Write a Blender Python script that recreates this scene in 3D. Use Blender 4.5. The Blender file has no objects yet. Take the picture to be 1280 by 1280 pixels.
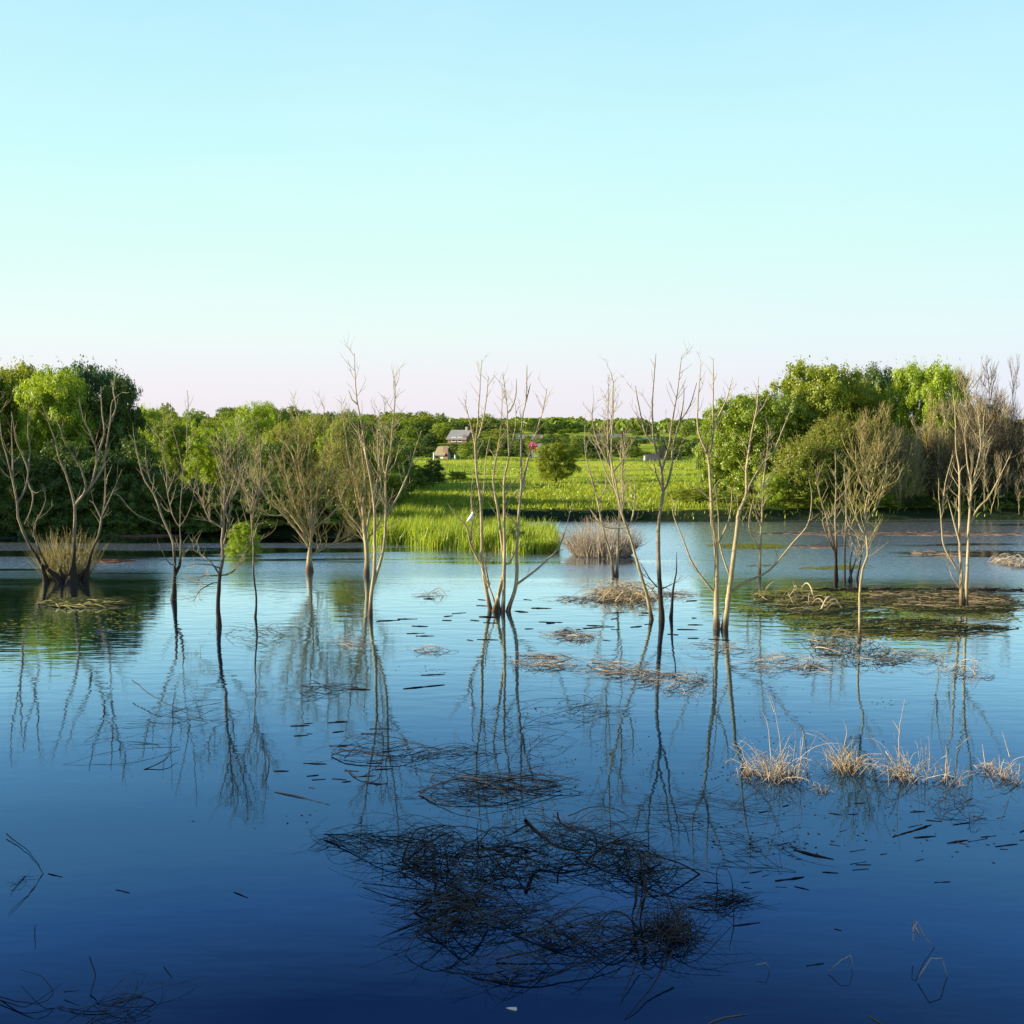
import bpy, math, random
import numpy as np
from mathutils import Vector
SC = bpy.context.scene
COL = SC.collection
F, CX, CY, HC = 1437.0, 640.0, 640.0, 7.0
HOR = 527.0
PITCH = math.atan((CY-HOR)/F)
cp, sp = math.cos(PITCH), math.sin(PITCH)
R = math.radians

# ---------------------------------------------------------------- camera
cam = bpy.data.cameras.new('camera'); co = bpy.data.objects.new('camera', cam); COL.objects.link(co)
cam.sensor_width = 36; cam.sensor_fit = 'HORIZONTAL'; cam.lens = 36*F/1280; cam.clip_end = 20000; cam.clip_start = .1
co.location = (0, 0, HC); co.rotation_euler = (R(90)-PITCH, 0, 0)
SC.camera = co

def ray(px, py):
    a, b = (px-CX)/F, -(py-CY)/F
    return np.array([a, cp+b*sp, -sp+b*cp])
def P(px, py, Y):
    r = ray(px, py); return np.array([0, 0, HC])+r*(Y/r[1])
def W(px, py, z=0.0):
    r = ray(px, py); return np.array([0, 0, HC])+r*((z-HC)/r[2])
def pxm(Y): return Y/F          # metres per photo pixel at distance Y

# ---------------------------------------------------------------- object helpers
def link(name, me, mat=None, parent=None):
    o = bpy.data.objects.new(name, me); COL.objects.link(o)
    if mat is not None and me is not None and not me.materials: me.materials.append(mat)
    if parent is not None: o.parent = parent
    return o
def tag(o, label=None, cat=None, group=None, kind=None):
    if label: o['label'] = label
    if cat: o['category'] = cat
    if group: o['group'] = group
    if kind: o['kind'] = kind
    return o
def empty(name, loc, label, cat, group=None):
    o = bpy.data.objects.new(name, None); COL.objects.link(o); o.location = loc; o.empty_display_size = .3
    return tag(o, label, cat, group)
def mesh(name, V, Fc, smooth=True, mat=None):
    """Fc: (n,k) int array of same-size faces, or list of such arrays"""
    V = np.asarray(V, dtype=np.float32)
    Fl = Fc if isinstance(Fc, list) else [Fc]
    Fl = [np.asarray(f, dtype=np.int32) for f in Fl if len(f)]
    me = bpy.data.meshes.new(name)
    me.vertices.add(len(V)); me.vertices.foreach_set('co', V.ravel())
    loops = np.concatenate([f.ravel() for f in Fl])
    tot = np.concatenate([np.full(len(f), f.shape[1]) for f in Fl]).astype(np.int32)
    st = np.concatenate([[0], np.cumsum(tot)[:-1]]).astype(np.int32)
    me.loops.add(len(loops)); me.loops.foreach_set('vertex_index', loops)
    me.polygons.add(len(tot)); me.polygons.foreach_set('loop_start', st); me.polygons.foreach_set('loop_total', tot)
    me.polygons.foreach_set('use_smooth', np.full(len(tot), smooth))
    me.update(calc_edges=True); me.validate()
    if mat: me.materials.append(mat)
    return me

class Tubes:
    def __init__(s): s.V = []; s.Q = []; s.n = 0
    def add(s, pts, rad, sides=5, seed=0, bump=0.0):
        pts = np.asarray(pts, float); n = len(pts)
        if n < 2: return
        rad = np.asarray(rad, float)*np.ones(n)
        t = np.gradient(pts, axis=0); t /= (np.linalg.norm(t, axis=1, keepdims=True)+1e-9)
        m = t.mean(0); ref = np.eye(3)[np.argmin(np.abs(m))]
        u = np.cross(t, ref); u /= (np.linalg.norm(u, axis=1, keepdims=True)+1e-9); v = np.cross(t, u)
        a = np.arange(sides)*2*math.pi/sides+seed
        rr = rad[:, None]*np.ones((1, sides))
        if bump: rr = rr*(1+bump*np.random.RandomState(int(seed*997) % 9999).uniform(-1, 1, rr.shape))
        ring = pts[:, None, :]+rr[:, :, None]*(np.cos(a)[None, :, None]*u[:, None, :]+np.sin(a)[None, :, None]*v[:, None, :])
        s.V.append(ring.reshape(-1, 3))
        i = np.arange(n-1)[:, None]*sides; j = np.arange(sides)[None, :]; k = (j+1) % sides
        q = np.stack([i+j, i+k, i+sides+k, i+sides+j], -1).reshape(-1, 4)+s.n
        s.Q.append(q)
        s.n += n*sides
    def build(s, name, mat, parent=None):
        if not s.V: return None
        off = np.zeros(3)
        V = np.concatenate(s.V)
        if parent is not None and not hasattr(parent, '_abs'): off = np.array(parent.location)
        return link(name, mesh(name, V-off, np.concatenate(s.Q), True, mat), None, parent)

def smooth_line(pts, step):
    """Catmull-Rom through pts (n,k), resampled about every `step`"""
    p = np.asarray(pts, float)
    if len(p) < 3:
        L = np.linalg.norm(p[-1]-p[0]); n = max(2, int(L/step)+1)
        return p[0]+(p[-1]-p[0])*np.linspace(0, 1, n)[:, None]
    q = np.vstack([2*p[0]-p[1], p, 2*p[-1]-p[-2]]); out = []
    for i in range(1, len(q)-2):
        L = np.linalg.norm(q[i+1]-q[i]); n = max(1, int(round(L/step)))
        t = (np.arange(n)/n)[:, None]
        a, b, c, d = q[i-1], q[i], q[i+1], q[i+2]
        out.append(.5*(2*b+(c-a)*t+(2*a-5*b+4*c-d)*t**2+(3*b-a-3*c+d)*t**3))
    out.append(p[-1:]); return np.vstack(out)

# ---------------------------------------------------------------- materials
def newmat(name):
    m = bpy.data.materials.new(name); m.use_nodes = True; nt = m.node_tree; nt.nodes.clear()
    out = nt.nodes.new('ShaderNodeOutputMaterial'); return m, nt, out
def N(nt, typ, **kw):
    n = nt.nodes.new(typ)
    for k, v in kw.items():
        if k.startswith('i_'): n.inputs[k[2:].replace('_', ' ')].default_value = v
        else: setattr(n, k, v)
    return n
def ramp(nt, fac, stops, interp='LINEAR'):
    r = nt.nodes.new('ShaderNodeValToRGB'); r.color_ramp.interpolation = interp
    e = r.color_ramp.elements
    e[0].position = stops[0][0]; e[0].color = (*stops[0][1], 1); e[1].position = stops[-1][0]; e[1].color = (*stops[-1][1], 1)
    for p, c in stops[1:-1]:
        x = e.new(p); x.color = (*c, 1)
    nt.links.new(fac, r.inputs[0]); return r.outputs[0]
def mixc(nt, fac, a, b, mode='MIX'):
    m = nt.nodes.new('ShaderNodeMix'); m.data_type = 'RGBA'; m.blend_type = mode
    for s, v in ((m.inputs[0], fac), (m.inputs[6], a), (m.inputs[7], b)):
        if isinstance(v, (int, float)): s.default_value = v
        elif isinstance(v, tuple): s.default_value = (*v, 1)
        else: nt.links.new(v, s)
    return m.outputs[2]
def math_(nt, op, a, b=None, clamp=False):
    m = nt.nodes.new('ShaderNodeMath'); m.operation = op; m.use_clamp = clamp
    for s, v in ((m.inputs[0], a), (m.inputs[1], b)):
        if v is None: continue
        if isinstance(v, (int, float)): s.default_value = v
        else: nt.links.new(v, s)
    return m.outputs[0]
def noise(nt, vec, scale, detail=4, rough=.55, vscale=None):
    if vscale:
        mp = nt.nodes.new('ShaderNodeMapping'); mp.inputs['Scale'].default_value = vscale
        nt.links.new(vec, mp.inputs[0]); vec = mp.outputs[0]
    n = N(nt, 'ShaderNodeTexNoise', i_Scale=scale, i_Detail=detail, i_Roughness=rough); nt.links.new(vec, n.inputs['Vector'])
    return n.outputs['Fac']
def sstep(nt, v, lo, hi):
    m = nt.nodes.new('ShaderNodeMapRange'); m.interpolation_type = 'SMOOTHSTEP'
    m.inputs[1].default_value = lo; m.inputs[2].default_value = hi; nt.links.new(v, m.inputs[0]); return m.outputs[0]

def leaf_mat(name, c0, c1, c2, trans=.35):
    c0, c1, c2 = [tuple(x*.92 for x in c) for c in (c0, c1, c2)]
    m, nt, out = newmat(name)
    g = N(nt, 'ShaderNodeNewGeometry'); oi = N(nt, 'ShaderNodeObjectInfo')
    n1 = noise(nt, g.outputs['Position'], .55, 3)
    f = math_(nt, 'ADD', math_(nt, 'MULTIPLY', g.outputs['Random Per Island'], .5), math_(nt, 'MULTIPLY', n1, .62))
    f = math_(nt, 'ADD', f, math_(nt, 'MULTIPLY', math_(nt, 'SUBTRACT', oi.outputs['Random'], .5), .22), True)
    col = ramp(nt, f, [(.15, c0), (.5, c1), (.85, c2)])
    d = N(nt, 'ShaderNodeBsdfDiffuse'); t = N(nt, 'ShaderNodeBsdfTranslucent'); nt.links.new(col, d.inputs[0])
    tc = mixc(nt, 1.0, col, (1.25, 1.15, .6), 'MULTIPLY'); nt.links.new(tc, t.inputs[0])
    mx = N(nt, 'ShaderNodeMixShader'); mx.inputs[0].default_value = trans
    nt.links.new(d.outputs[0], mx.inputs[1]); nt.links.new(t.outputs[0], mx.inputs[2])
    gl = N(nt, 'ShaderNodeBsdfGlossy', i_Roughness=.45); gl.inputs[0].default_value = (1, 1, 1, 1)
    m2 = N(nt, 'ShaderNodeMixShader'); m2.inputs[0].default_value = .025
    nt.links.new(mx.outputs[0], m2.inputs[1]); nt.links.new(gl.outputs[0], m2.inputs[2])
    nt.links.new(m2.outputs[0], out.inputs[0]); return m

def bark_mat(name, c0, c1, c2, wet=0.2, wetcol=(.03, .022, .015), scale=3.0, fade=.3):
    c0, c1, c2 = [tuple(x*.84 for x in c) for c in (c0, c1, c2)]
    m, nt, out = newmat(name)
    g = N(nt, 'ShaderNodeNewGeometry'); tc = g.outputs['Position']
    n1 = noise(nt, tc, scale, 5, .65, (1, 1, .35)); n2 = noise(nt, tc, scale*9, 3, .6, (1, 1, .3))
    f = math_(nt, 'ADD', math_(nt, 'MULTIPLY', n1, .65), math_(nt, 'MULTIPLY', n2, .4))
    f = math_(nt, 'ADD', f, math_(nt, 'MULTIPLY', math_(nt, 'SUBTRACT', g.outputs['Random Per Island'], .5), .3), True)
    col = ramp(nt, f, [(.3, c0), (.52, c1), (.75, c2)])
    sx = N(nt, 'ShaderNodeSeparateXYZ'); nt.links.new(tc, sx.inputs[0])
    z = math_(nt, 'ADD', sx.outputs[2], math_(nt, 'MULTIPLY', math_(nt, 'SUBTRACT', n1, .5), wet*1.2+.1))
    w = sstep(nt, z, wet, wet+fade+.02)
    col = mixc(nt, w, wetcol, col)
    b = N(nt, 'ShaderNodeBsdfPrincipled', i_Roughness=.85); b.inputs['Specular IOR Level'].default_value = .25
    nt.links.new(col, b.inputs['Base Color'])
    bp = N(nt, 'ShaderNodeBump', i_Strength=.6, i_Distance=.02); nt.links.new(n2, bp.inputs['Height']); nt.links.new(bp.outputs[0], b.inputs['Normal'])
    nt.links.new(b.outputs[0], out.inputs[0]); return m

def plain_mat(name, col, rough=.7, var=.25, scale=2.0, spec=.3):
    m, nt, out = newmat(name)
    tc = N(nt, 'ShaderNodeTexCoord').outputs['Object']; n1 = noise(nt, tc, scale, 4)
    c = mixc(nt, n1, tuple(x*(1-var) for x in col), tuple(min(1, x*(1+var)) for x in col))
    b = N(nt, 'ShaderNodeBsdfPrincipled', i_Roughness=rough); b.inputs['Specular IOR Level'].default_value = spec
    nt.links.new(c, b.inputs['Base Color']); nt.links.new(b.outputs[0], out.inputs[0]); return m

M = {}
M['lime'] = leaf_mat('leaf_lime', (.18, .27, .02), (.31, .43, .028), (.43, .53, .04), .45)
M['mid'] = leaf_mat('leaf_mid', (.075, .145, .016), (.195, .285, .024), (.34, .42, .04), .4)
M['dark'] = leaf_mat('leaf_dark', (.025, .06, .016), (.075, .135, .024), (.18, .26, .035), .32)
M['blue'] = leaf_mat('leaf_blue', (.035, .08, .04), (.09, .17, .07), (.2, .3, .13), .3)
M['olive'] = leaf_mat('leaf_olive', (.13, .17, .018), (.25, .31, .024), (.37, .42, .04), .42)
M['reed'] = leaf_mat('leaf_reed', (.1, .17, .012), (.26, .37, .02), (.42, .5, .04), .45)
M['grass'] = leaf_mat('leaf_grass', (.07, .12, .012), (.25, .34, .018), (.45, .49, .05), .4)
M['pale'] = bark_mat('bark_pale', (.17, .12, .055), (.41, .32, .165), (.6, .5, .29), .12, (.1, .065, .04), fade=.5)
M['wetbark'] = bark_mat('bark_wet', (.12, .085, .05), (.3, .23, .14), (.44, .36, .22), 1.3, (.035, .026, .018), fade=1.4)
M['twig'] = bark_mat('bark_twig', (.24, .18, .09), (.42, .34, .18), (.56, .47, .28), .02)
M['ochre'] = bark_mat('bark_ochre', (.22, .17, .05), (.38, .31, .1), (.52, .43, .17), .02)
M['brown'] = bark_mat('bark_brown', (.07, .048, .035), (.14, .1, .07), (.24, .18, .12), .05)
M['sodden'] = bark_mat('bark_sodden', (.016, .013, .011), (.04, .033, .027), (.09, .075, .058), .0, (.012, .01, .01))
M['sodtwig'] = bark_mat('bark_sodden_grey', (.03, .027, .024), (.08, .07, .06), (.2, .175, .15), .01, (.012, .01, .01), fade=.12)
M['straw'] = bark_mat('dry_straw', (.3, .2, .1), (.5, .38, .22), (.68, .55, .36), .0, (.2, .14, .08), fade=.1)
M['bleached'] = bark_mat('bleached_twig', (.26, .19, .13), (.46, .37, .26), (.66, .57, .43), .0, (.16, .11, .08), fade=.1)
M['pinkdebris'] = bark_mat('reddish_debris', (.3, .13, .08), (.45, .22, .15), (.58, .35, .26), -.1)
M['mossy'] = bark_mat('mossy_straw', (.15, .15, .03), (.3, .28, .08), (.46, .42, .18), -.1)

# ---------------------------------------------------------------- sky and sun
EL, AZX, AZY = R(17), -1.0, 0.0
sunv = Vector((AZX, AZY, 0)).normalized()*math.cos(EL)+Vector((0, 0, math.sin(EL)))
w = bpy.data.worlds.new('World'); SC.world = w; w.use_nodes = True; nt = w.node_tree; nt.nodes.clear()
out = nt.nodes.new('ShaderNodeOutputWorld'); bg = nt.nodes.new('ShaderNodeBackground')
sky = nt.nodes.new('ShaderNodeTexSky'); sky.sky_type = 'NISHITA'; sky.sun_disc = False
sky.sun_elevation = EL; sky.sun_rotation = math.atan2(sunv.x, sunv.y)
tc = N(nt, 'ShaderNodeTexCoord').outputs['Generated']
sx = N(nt, 'ShaderNodeSeparateXYZ'); nt.links.new(tc, sx.inputs[0])
SKY = [(0.0, (.84, .79, .86)), (.035, (.85, .83, .89)), (.075, (.79, .92, .90)), (.15, (.66, .96, .88)), (.22, (.58, .93, .93)), (.34, (.44, .80, .94)),
       (.39, (.24, .50, .82)), (.46, (.06, .13, .30)), (.7, (.05, .17, .44)), (1.0, (.05, .16, .45))]
c = ramp(nt, sx.outputs[2], SKY)
nsk = N(nt, 'ShaderNodeVectorMath', operation='SCALE'); nt.links.new(sky.outputs[0], nsk.inputs[0]); nsk.inputs['Scale'].default_value = .1
c = mixc(nt, .1, c, nsk.outputs[0])
hz = noise(nt, tc, 2.2, 4, .6, (1, 1, 3.5))
c = mixc(nt, math_(nt, 'MULTIPLY', sstep(nt, hz, .35, .75), .10), c, (.86, .92, .94))
c = mixc(nt, math_(nt, 'MULTIPLY', sstep(nt, sx.outputs[0], -.1, .6), .16), c, (.36, .68, .98))
nt.links.new(c, bg.inputs[0]); bg.inputs[1].default_value = .49; nt.links.new(bg.outputs[0], out.inputs[0])
sl = bpy.data.lights.new('sun', 'SUN'); sl.energy = 5.0; sl.angle = R(.5); sl.color = (1, .88, .66)
so = bpy.data.objects.new('sun', sl); COL.objects.link(so); so.rotation_euler = sunv.to_track_quat('Z', 'Y').to_euler()
SC.view_settings.view_transform = 'Standard'; SC.view_settings.look = 'None'; SC.view_settings.exposure = 1.2; SC.view_settings.gamma = 1
SC.cycles.max_bounces = 6; SC.cycles.transparent_max_bounces = 4

# ---------------------------------------------------------------- terrain and water
def vnoise(x, y, seed=0):
    """cheap smooth noise from summed sines"""
    rs = np.random.RandomState(seed); o = np.zeros_like(x, dtype=float)
    for _ in range(7):
        a = rs.uniform(0, 6.28); k = rs.uniform(.5, 1.6); o = o+np.sin((x*math.cos(a)+y*math.sin(a))*k+rs.uniform(0, 6.28))
    return o/7
SH = np.array([W(px, py)[:2] for px, py in
     [(-700, 690), (-300, 676), (0, 668), (100, 667), (200, 667), (300, 668), (400, 670), (455, 668), (480, 656), (600, 652), (700, 652), (860, 652), (1000, 651), (1280, 649), (1700, 655), (2400, 690)]])
def land(x, y):
    far = y-np.interp(x, SH[:, 0], SH[:, 1])+vnoise(x*.5, y*.5, 3)*1.2
    left = -(27+.17*np.maximum(y, 0))-x+vnoise(x*.3, y*.3, 5)*3
    return np.maximum(far, left)
def ground_z(x, y):
    x = np.asarray(x, float); y = np.asarray(y, float)
    d = land(x, y)
    z = np.where(d < 0, np.maximum(d*.35, -1.4)-.02, np.minimum(d*.45, .85)-.02)
    inl = np.clip((d-3)/20, 0, 1)
    z = z+inl*(.3+vnoise(x*.07, y*.12, 8)*.45+vnoise(x*.3, y*.5, 9)*.22)
    hill = np.clip((y-150)/220, 0, 1); hill = hill*hill*(3-2*hill)
    z = z+hill*np.clip((30-x)/160+.25, 0, 1)*3.2
    z = z+np.clip((y-900)/3000, 0, 1)*3
    return z
xs = np.concatenate([-np.geomspace(4000, 130, 26), np.arange(-125, 126, 1.7), np.geomspace(130, 4000, 26)])
ys = np.concatenate([np.linspace(-160, 60, 60), np.arange(61, 105, .7), np.geomspace(106, 5000, 110)])
X, Y = np.meshgrid(xs, ys); Z = ground_z(X, Y)
nx, ny = len(xs), len(ys)
i = (np.arange(ny-1)[:, None]*nx+np.arange(nx-1)[None, :]).ravel()
me = mesh('ground', np.stack([X, Y, Z], -1).reshape(-1, 3), np.stack([i, i+1, i+nx+1, i+nx], -1))
m, nt, out = newmat('meadow'); g = N(nt, 'ShaderNodeNewGeometry'); pos = g.outputs['Position']
n1 = noise(nt, pos, .06, 5, .6, (.5, 1.6, 1)); n2 = noise(nt, pos, .9, 5, .7, (1, 2, 1)); n3 = noise(nt, pos, .025, 4, .6, (.4, 1.8, 1)); n4 = noise(nt, pos, 5, 3, .6)
c = ramp(nt, math_(nt, 'ADD', math_(nt, 'MULTIPLY', n1, .6), math_(nt, 'MULTIPLY', n2, .42)), [(.38, (.06, .10, .01)), (.46, (.18, .25, .013)), (.54, (.38, .44, .02)), (.68, (.5, .46, .07))])
c = mixc(nt, sstep(nt, n3, .56, .66), c, (.1, .16, .02))
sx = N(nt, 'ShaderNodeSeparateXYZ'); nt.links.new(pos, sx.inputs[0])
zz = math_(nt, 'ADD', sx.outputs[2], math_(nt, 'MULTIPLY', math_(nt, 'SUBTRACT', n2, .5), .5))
c = mixc(nt, sstep(nt, zz, .62, .86), (.02, .034, .012), c)  # muddy bank foot, its dark colour also painting in the shadow band
b = N(nt, 'ShaderNodeBsdfPrincipled', i_Roughness=.95); b.inputs['Specular IOR Level'].default_value = .1; nt.links.new(c, b.inputs[0])
bp = N(nt, 'ShaderNodeBump', i_Strength=1.0, i_Distance=.25); nt.links.new(math_(nt, 'ADD', n2, math_(nt, 'MULTIPLY', n4, .3)), bp.inputs['Height']); nt.links.new(bp.outputs[0], b.inputs['Normal'])
nt.links.new(b.outputs[0], out.inputs[0])
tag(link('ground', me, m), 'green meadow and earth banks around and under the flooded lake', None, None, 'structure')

me = mesh('water', [(-700, -200, 0), (700, -200, 0), (700, 200, 0), (-700, 200, 0)], np.array([[0, 1, 2, 3]]), False)
m, nt, out = newmat('lake_water'); g = N(nt, 'ShaderNodeNewGeometry'); pos = g.outputs['Position']
sx = N(nt, 'ShaderNodeSeparateXYZ'); nt.links.new(pos, sx.inputs[0])
big = noise(nt, pos, .05, 3, .6, (.5, 2.2, 1)); strip = noise(nt, pos, .12, 3, .6, (.28, 2.4, 1))
yy = math_(nt, 'ADD', sx.outputs[1], math_(nt, 'MULTIPLY', math_(nt, 'SUBTRACT', big, .5), 14))
far = sstep(nt, yy, 44, 55)
st = sstep(nt, strip, .36, .46)
wind = math_(nt, 'MULTIPLY', far, math_(nt, 'ADD', math_(nt, 'MULTIPLY', st, .85), .15))
w1 = noise(nt, pos, 1.3, 2, .5, (.55, 1.5, 1)); w2 = noise(nt, pos, 5.5, 3, .6, (.6, 1.5, 1))
calmh = math_(nt, 'ADD', math_(nt, 'MULTIPLY', w1, .013), math_(nt, 'MULTIPLY', w2, .0014))
mid = sstep(nt, sx.outputs[1], 18, 44)
calmh = math_(nt, 'MULTIPLY', calmh, math_(nt, 'ADD', math_(nt, 'MULTIPLY', mid, .85), .15))
windh = math_(nt, 'MULTIPLY', w2, .014)
hgt = math_(nt, 'ADD', calmh, math_(nt, 'MULTIPLY', windh, wind))
bp = N(nt, 'ShaderNodeBump', i_Strength=1.0, i_Distance=1.0); nt.links.new(hgt, bp.inputs['Height'])
fr = N(nt, 'ShaderNodeFresnel', i_IOR=2.05); nt.links.new(bp.outputs[0], fr.inputs['Normal'])
gl = N(nt, 'ShaderNodeBsdfGlossy', i_Roughness=.015); nt.links.new(ramp(nt, fr.outputs[0], [(.26, (.16, .31, .54)), (.31, (.25, .43, .70)), (.38, (.52, .72, .95)), (.47, (.75, .89, 1)), (.6, (.9, .95, 1)), (.8, (.95, .97, 1))]), gl.inputs[0]); nt.links.new(bp.outputs[0], gl.inputs['Normal']); nt.links.new(math_(nt, 'ADD', math_(nt, 'MULTIPLY', wind, math_(nt, 'ADD', math_(nt, 'MULTIPLY', w2, .25), .1)), .015), gl.inputs['Roughness'])
df = N(nt, 'ShaderNodeBsdfDiffuse'); df.inputs[0].default_value = (.004, .014, .034, 1)
mx = N(nt, 'ShaderNodeMixShader'); nt.links.new(math_(nt, 'MULTIPLY', fr.outputs[0], 1.95, True), mx.inputs[0]); nt.links.new(df.outputs[0], mx.inputs[1]); nt.links.new(gl.outputs[0], mx.inputs[2])
nt.links.new(mx.outputs[0], out.inputs[0])
tag(link('water', me, m), 'calm blue lake water mirroring the sky and dead trees', None, None, 'structure')

# ---------------------------------------------------------------- leafy crowns
def leaf_mesh(name, C, Nr, L, Wd, rs, vertical=0.0):
    n = len(C)
    Nr = Nr/(np.linalg.norm(Nr, axis=1, keepdims=True)+1e-9)
    r = rs.normal(size=(n, 3)); r[:, 2] -= vertical*3
    t = r-(r*Nr).sum(1, keepdims=True)*Nr; t /= (np.linalg.norm(t, axis=1, keepdims=True)+1e-9)
    b = np.cross(Nr, t); L = np.asarray(L)[:, None]*np.ones((n, 1)); Wd = np.asarray(Wd)[:, None]*np.ones((n, 1))
    k = rs.uniform(-.25, .25, (n, 1))
    V = np.stack([C+t*L, C+b*Wd+t*L*k, C-t*L, C-b*Wd+t*L*k], 1).reshape(-1, 3)
    return mesh(name, V, np.arange(n*4).reshape(n, 4), False)

def unit_dirs(rs, n):
    d = rs.normal(size=(n, 3)); return d/np.linalg.norm(d, axis=1, keepdims=True)

def crown_mesh(name, kind, seed, n, size):
    """unit crown: about 1 wide, from z=0 to z=1"""
    rs = np.random.RandomState(seed)
    par = dict(round=(95, .14, .095, .06), willow=(110, .125, .09, .0), tall=(90, .125, .085, .03), shrub=(70, .14, .1, .0), loose=(80, .1, .07, .04))[kind]
    K, lr, lr2, zb = par
    cen = []; tries = 0
    while len(cen) < K and tries < 9000:
        tries += 1
        p = rs.uniform(-1, 1, 3); p[2] = (p[2]+1)/2
        if cen and min(np.linalg.norm(np.array([p[0]*.5, p[1]*.5, p[2]])-c_[0]) for c_ in cen) < .13-.00001*tries: continue
        h = p[2]; rad = {'round': .42*max(0, 1-abs((h-.5)/.5)**2.6)**.6,
                         'willow': .42*max(0, 1-(max(0, h-.5)/.47)**2.4)**.5,
                         'tall': .41*max(0, 1-abs((h-.45)/.54)**2.2)**.6,
                         'shrub': .42*max(0, 1-h**2.6)**.5,
                         'loose': .42*max(0, math.sin(math.pi*(h*.8+.17)))**.5}[kind]
        if h < zb or h > .93: continue
        q = math.hypot(p[0], p[1])*.5
        if q > rad: continue
        if q < rad*.4 and h < .6 and rs.rand() < .6: continue
        rr = rs.uniform(lr2, lr)*(1.1 if q < rad*.6 else 1)*(.85+.3*rs.rand())
        cc = np.array([p[0]*.5, p[1]*.5, h])
        if h+rr*.8 > 1.0: rr *= .7
        cen.append((cc, rr))
    w = np.array([r**2 for _, r in cen]); w /= w.sum()
    Cs, Ns, Ls = [], [], []
    for (cc, rr), ww in zip(cen, w):
        k = int(n*ww)
        if k < 3: continue
        # sub-clumps on the lobe
        ns = max(5, k//55); sd = unit_dirs(rs, ns); sd[:, 2] = np.abs(sd[:, 2])*.9-.25*rs.rand(ns) if kind != 'willow' else sd[:, 2]*.8+.15
        sc = cc+sd*rr*rs.uniform(.65, 1.05, (ns, 1))*np.array([1, 1, .85 if kind != 'willow' else 1.15])
        idx = rs.randint(0, ns, k); dd = unit_dirs(rs, k)
        sr = rr*(.42 if kind != 'loose' else .5)
        off = dd*sr*(rs.rand(k, 1)**.45)
        if kind == 'willow': off[:, 2] = off[:, 2]*1.35-sr*.35*rs.rand(k)
        pts = sc[idx]+off
        out_ = sd[idx]*.75+dd*.55+rs.normal(size=(k, 3))*.38; out_[:, 2] += .12
        Cs.append(pts); Ns.append(out_); Ls.append(np.full(k, size*(.72 if kind == 'loose' else 1)))
    # stray tip sprays for an uneven outline
    ne = int(n*.05); e = rs.randint(0, len(cen), ne//6+1); T, TN = [], []
    for j in e:
        cc, rr = cen[j]; d = unit_dirs(rs, 1)[0]; d[2] = abs(d[2])
        for q in range(6): T.append(cc+d*rr*(1.0+.09*q)+rs.normal(size=3)*.008); TN.append(rs.normal(size=3))
    Cs.append(np.array(T)); Ns.append(np.array(TN)); Ls.append(np.full(len(T), size*.8))
    C = np.concatenate(Cs); Nn = np.concatenate(Ns); L = np.concatenate(Ls)*rs.uniform(.6, 1.35, len(C))
    C[:, 2] = np.clip(C[:, 2], .01, 1.02)
    asp = .42 if kind == 'willow' else .66
    return leaf_mesh(name, C, Nn, L*(1.35 if kind == 'willow' else 1), L*asp*(1.2 if kind == 'willow' else 1), rs, .45 if kind == 'willow' else 0)

def trunk_mesh(name, seed, rad=.022, top=.75, nl=9):
    rs = np.random.RandomState(seed); T = Tubes()
    z = np.linspace(-.03, top, 12); wob = np.cumsum(rs.normal(size=(12, 2))*.008, 0); wob -= wob[0]
    main = np.column_stack([wob, z]); T.add(main, rad*(1.25-z/top), 7, 1, .1)
    for k in range(nl):
        i0 = rs.randint(3, 10); a = rs.uniform(0, 6.28); L = rs.uniform(.2, .38)*(1-.3*z[i0])
        t = np.linspace(0, 1, 7)[:, None]; d = np.array([math.cos(a), math.sin(a), 0])
        p = main[i0]+d*L*t+np.array([0, 0, 1])*(L*.8*t**1.4)+rs.normal(size=(7, 3))*.004*t
        T.add(p, rad*.5*(1.1-t[:, 0]), 5, k)
    return mesh(name, np.concatenate(T.V), np.concatenate(T.Q), True)

CR = {}
def crown(kind, v, lod):
    key = (kind, v, lod)
    if key not in CR:
        n, s = {0: (42000, .0104), 1: (6000, .023), 2: (1500, .034)}[lod]
        if kind == 'loose': n = int(n*.95)
        CR[key] = crown_mesh('crown', kind, 11+v*7+{'round': 1, 'willow': 2, 'tall': 3, 'shrub': 4, 'loose': 5}[kind]*31, n, s)
    return CR[key]
TRK = [trunk_mesh('trunk', 40+k) for k in range(3)]
for t in TRK: t.materials.append(M['brown'])
rng = random.Random(5)
def tree(name, label, cat, kind, v, mat, x, y, wid, hgt, lod=0, group=None, z=None, rot=None):
    z = float(ground_z(x, y)) if z is None else z
    o = empty(name, (x, y, z-.05), label, cat, group); o.scale = (wid, wid, hgt); o.rotation_euler = (0, 0, rng.uniform(0, 6.28) if rot is None else rot)
    cm = crown(kind, v, lod)
    if not cm.materials: cm.materials.append(M['mid'])
    c = link('crown' if kind != 'shrub' else 'foliage', cm, None, o)
    c.material_slots[0].link = 'OBJECT'; c.material_slots[0].material = M[mat]
    if lod < 2: link('trunk', TRK[v % 3], None, o)
    return o
def ptree(name, label, cat, kind, v, mat, px, topy, wpx, Yd, lod=0, group=None, basey=None):
    """tree standing on the ground at distance Yd; crown top and width as seen in the photo"""
    x = (px-CX)/F*Yd; z = float(ground_z(x, Yd)); top = P(px, topy, Yd)[2]
    return tree(name, label, cat, kind, v, mat, x, Yd, wpx*pxm(Yd)*1.2, top-z, lod, group, z)

G_L = 'leafy trees on the left bank'; G_M = 'trees behind the lake left of the meadow'; G_R = 'leafy trees on the right bank'
T_ = 'leafy_tree'; Wl = 'willow_tree'; S_ = 'shrub'
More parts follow.
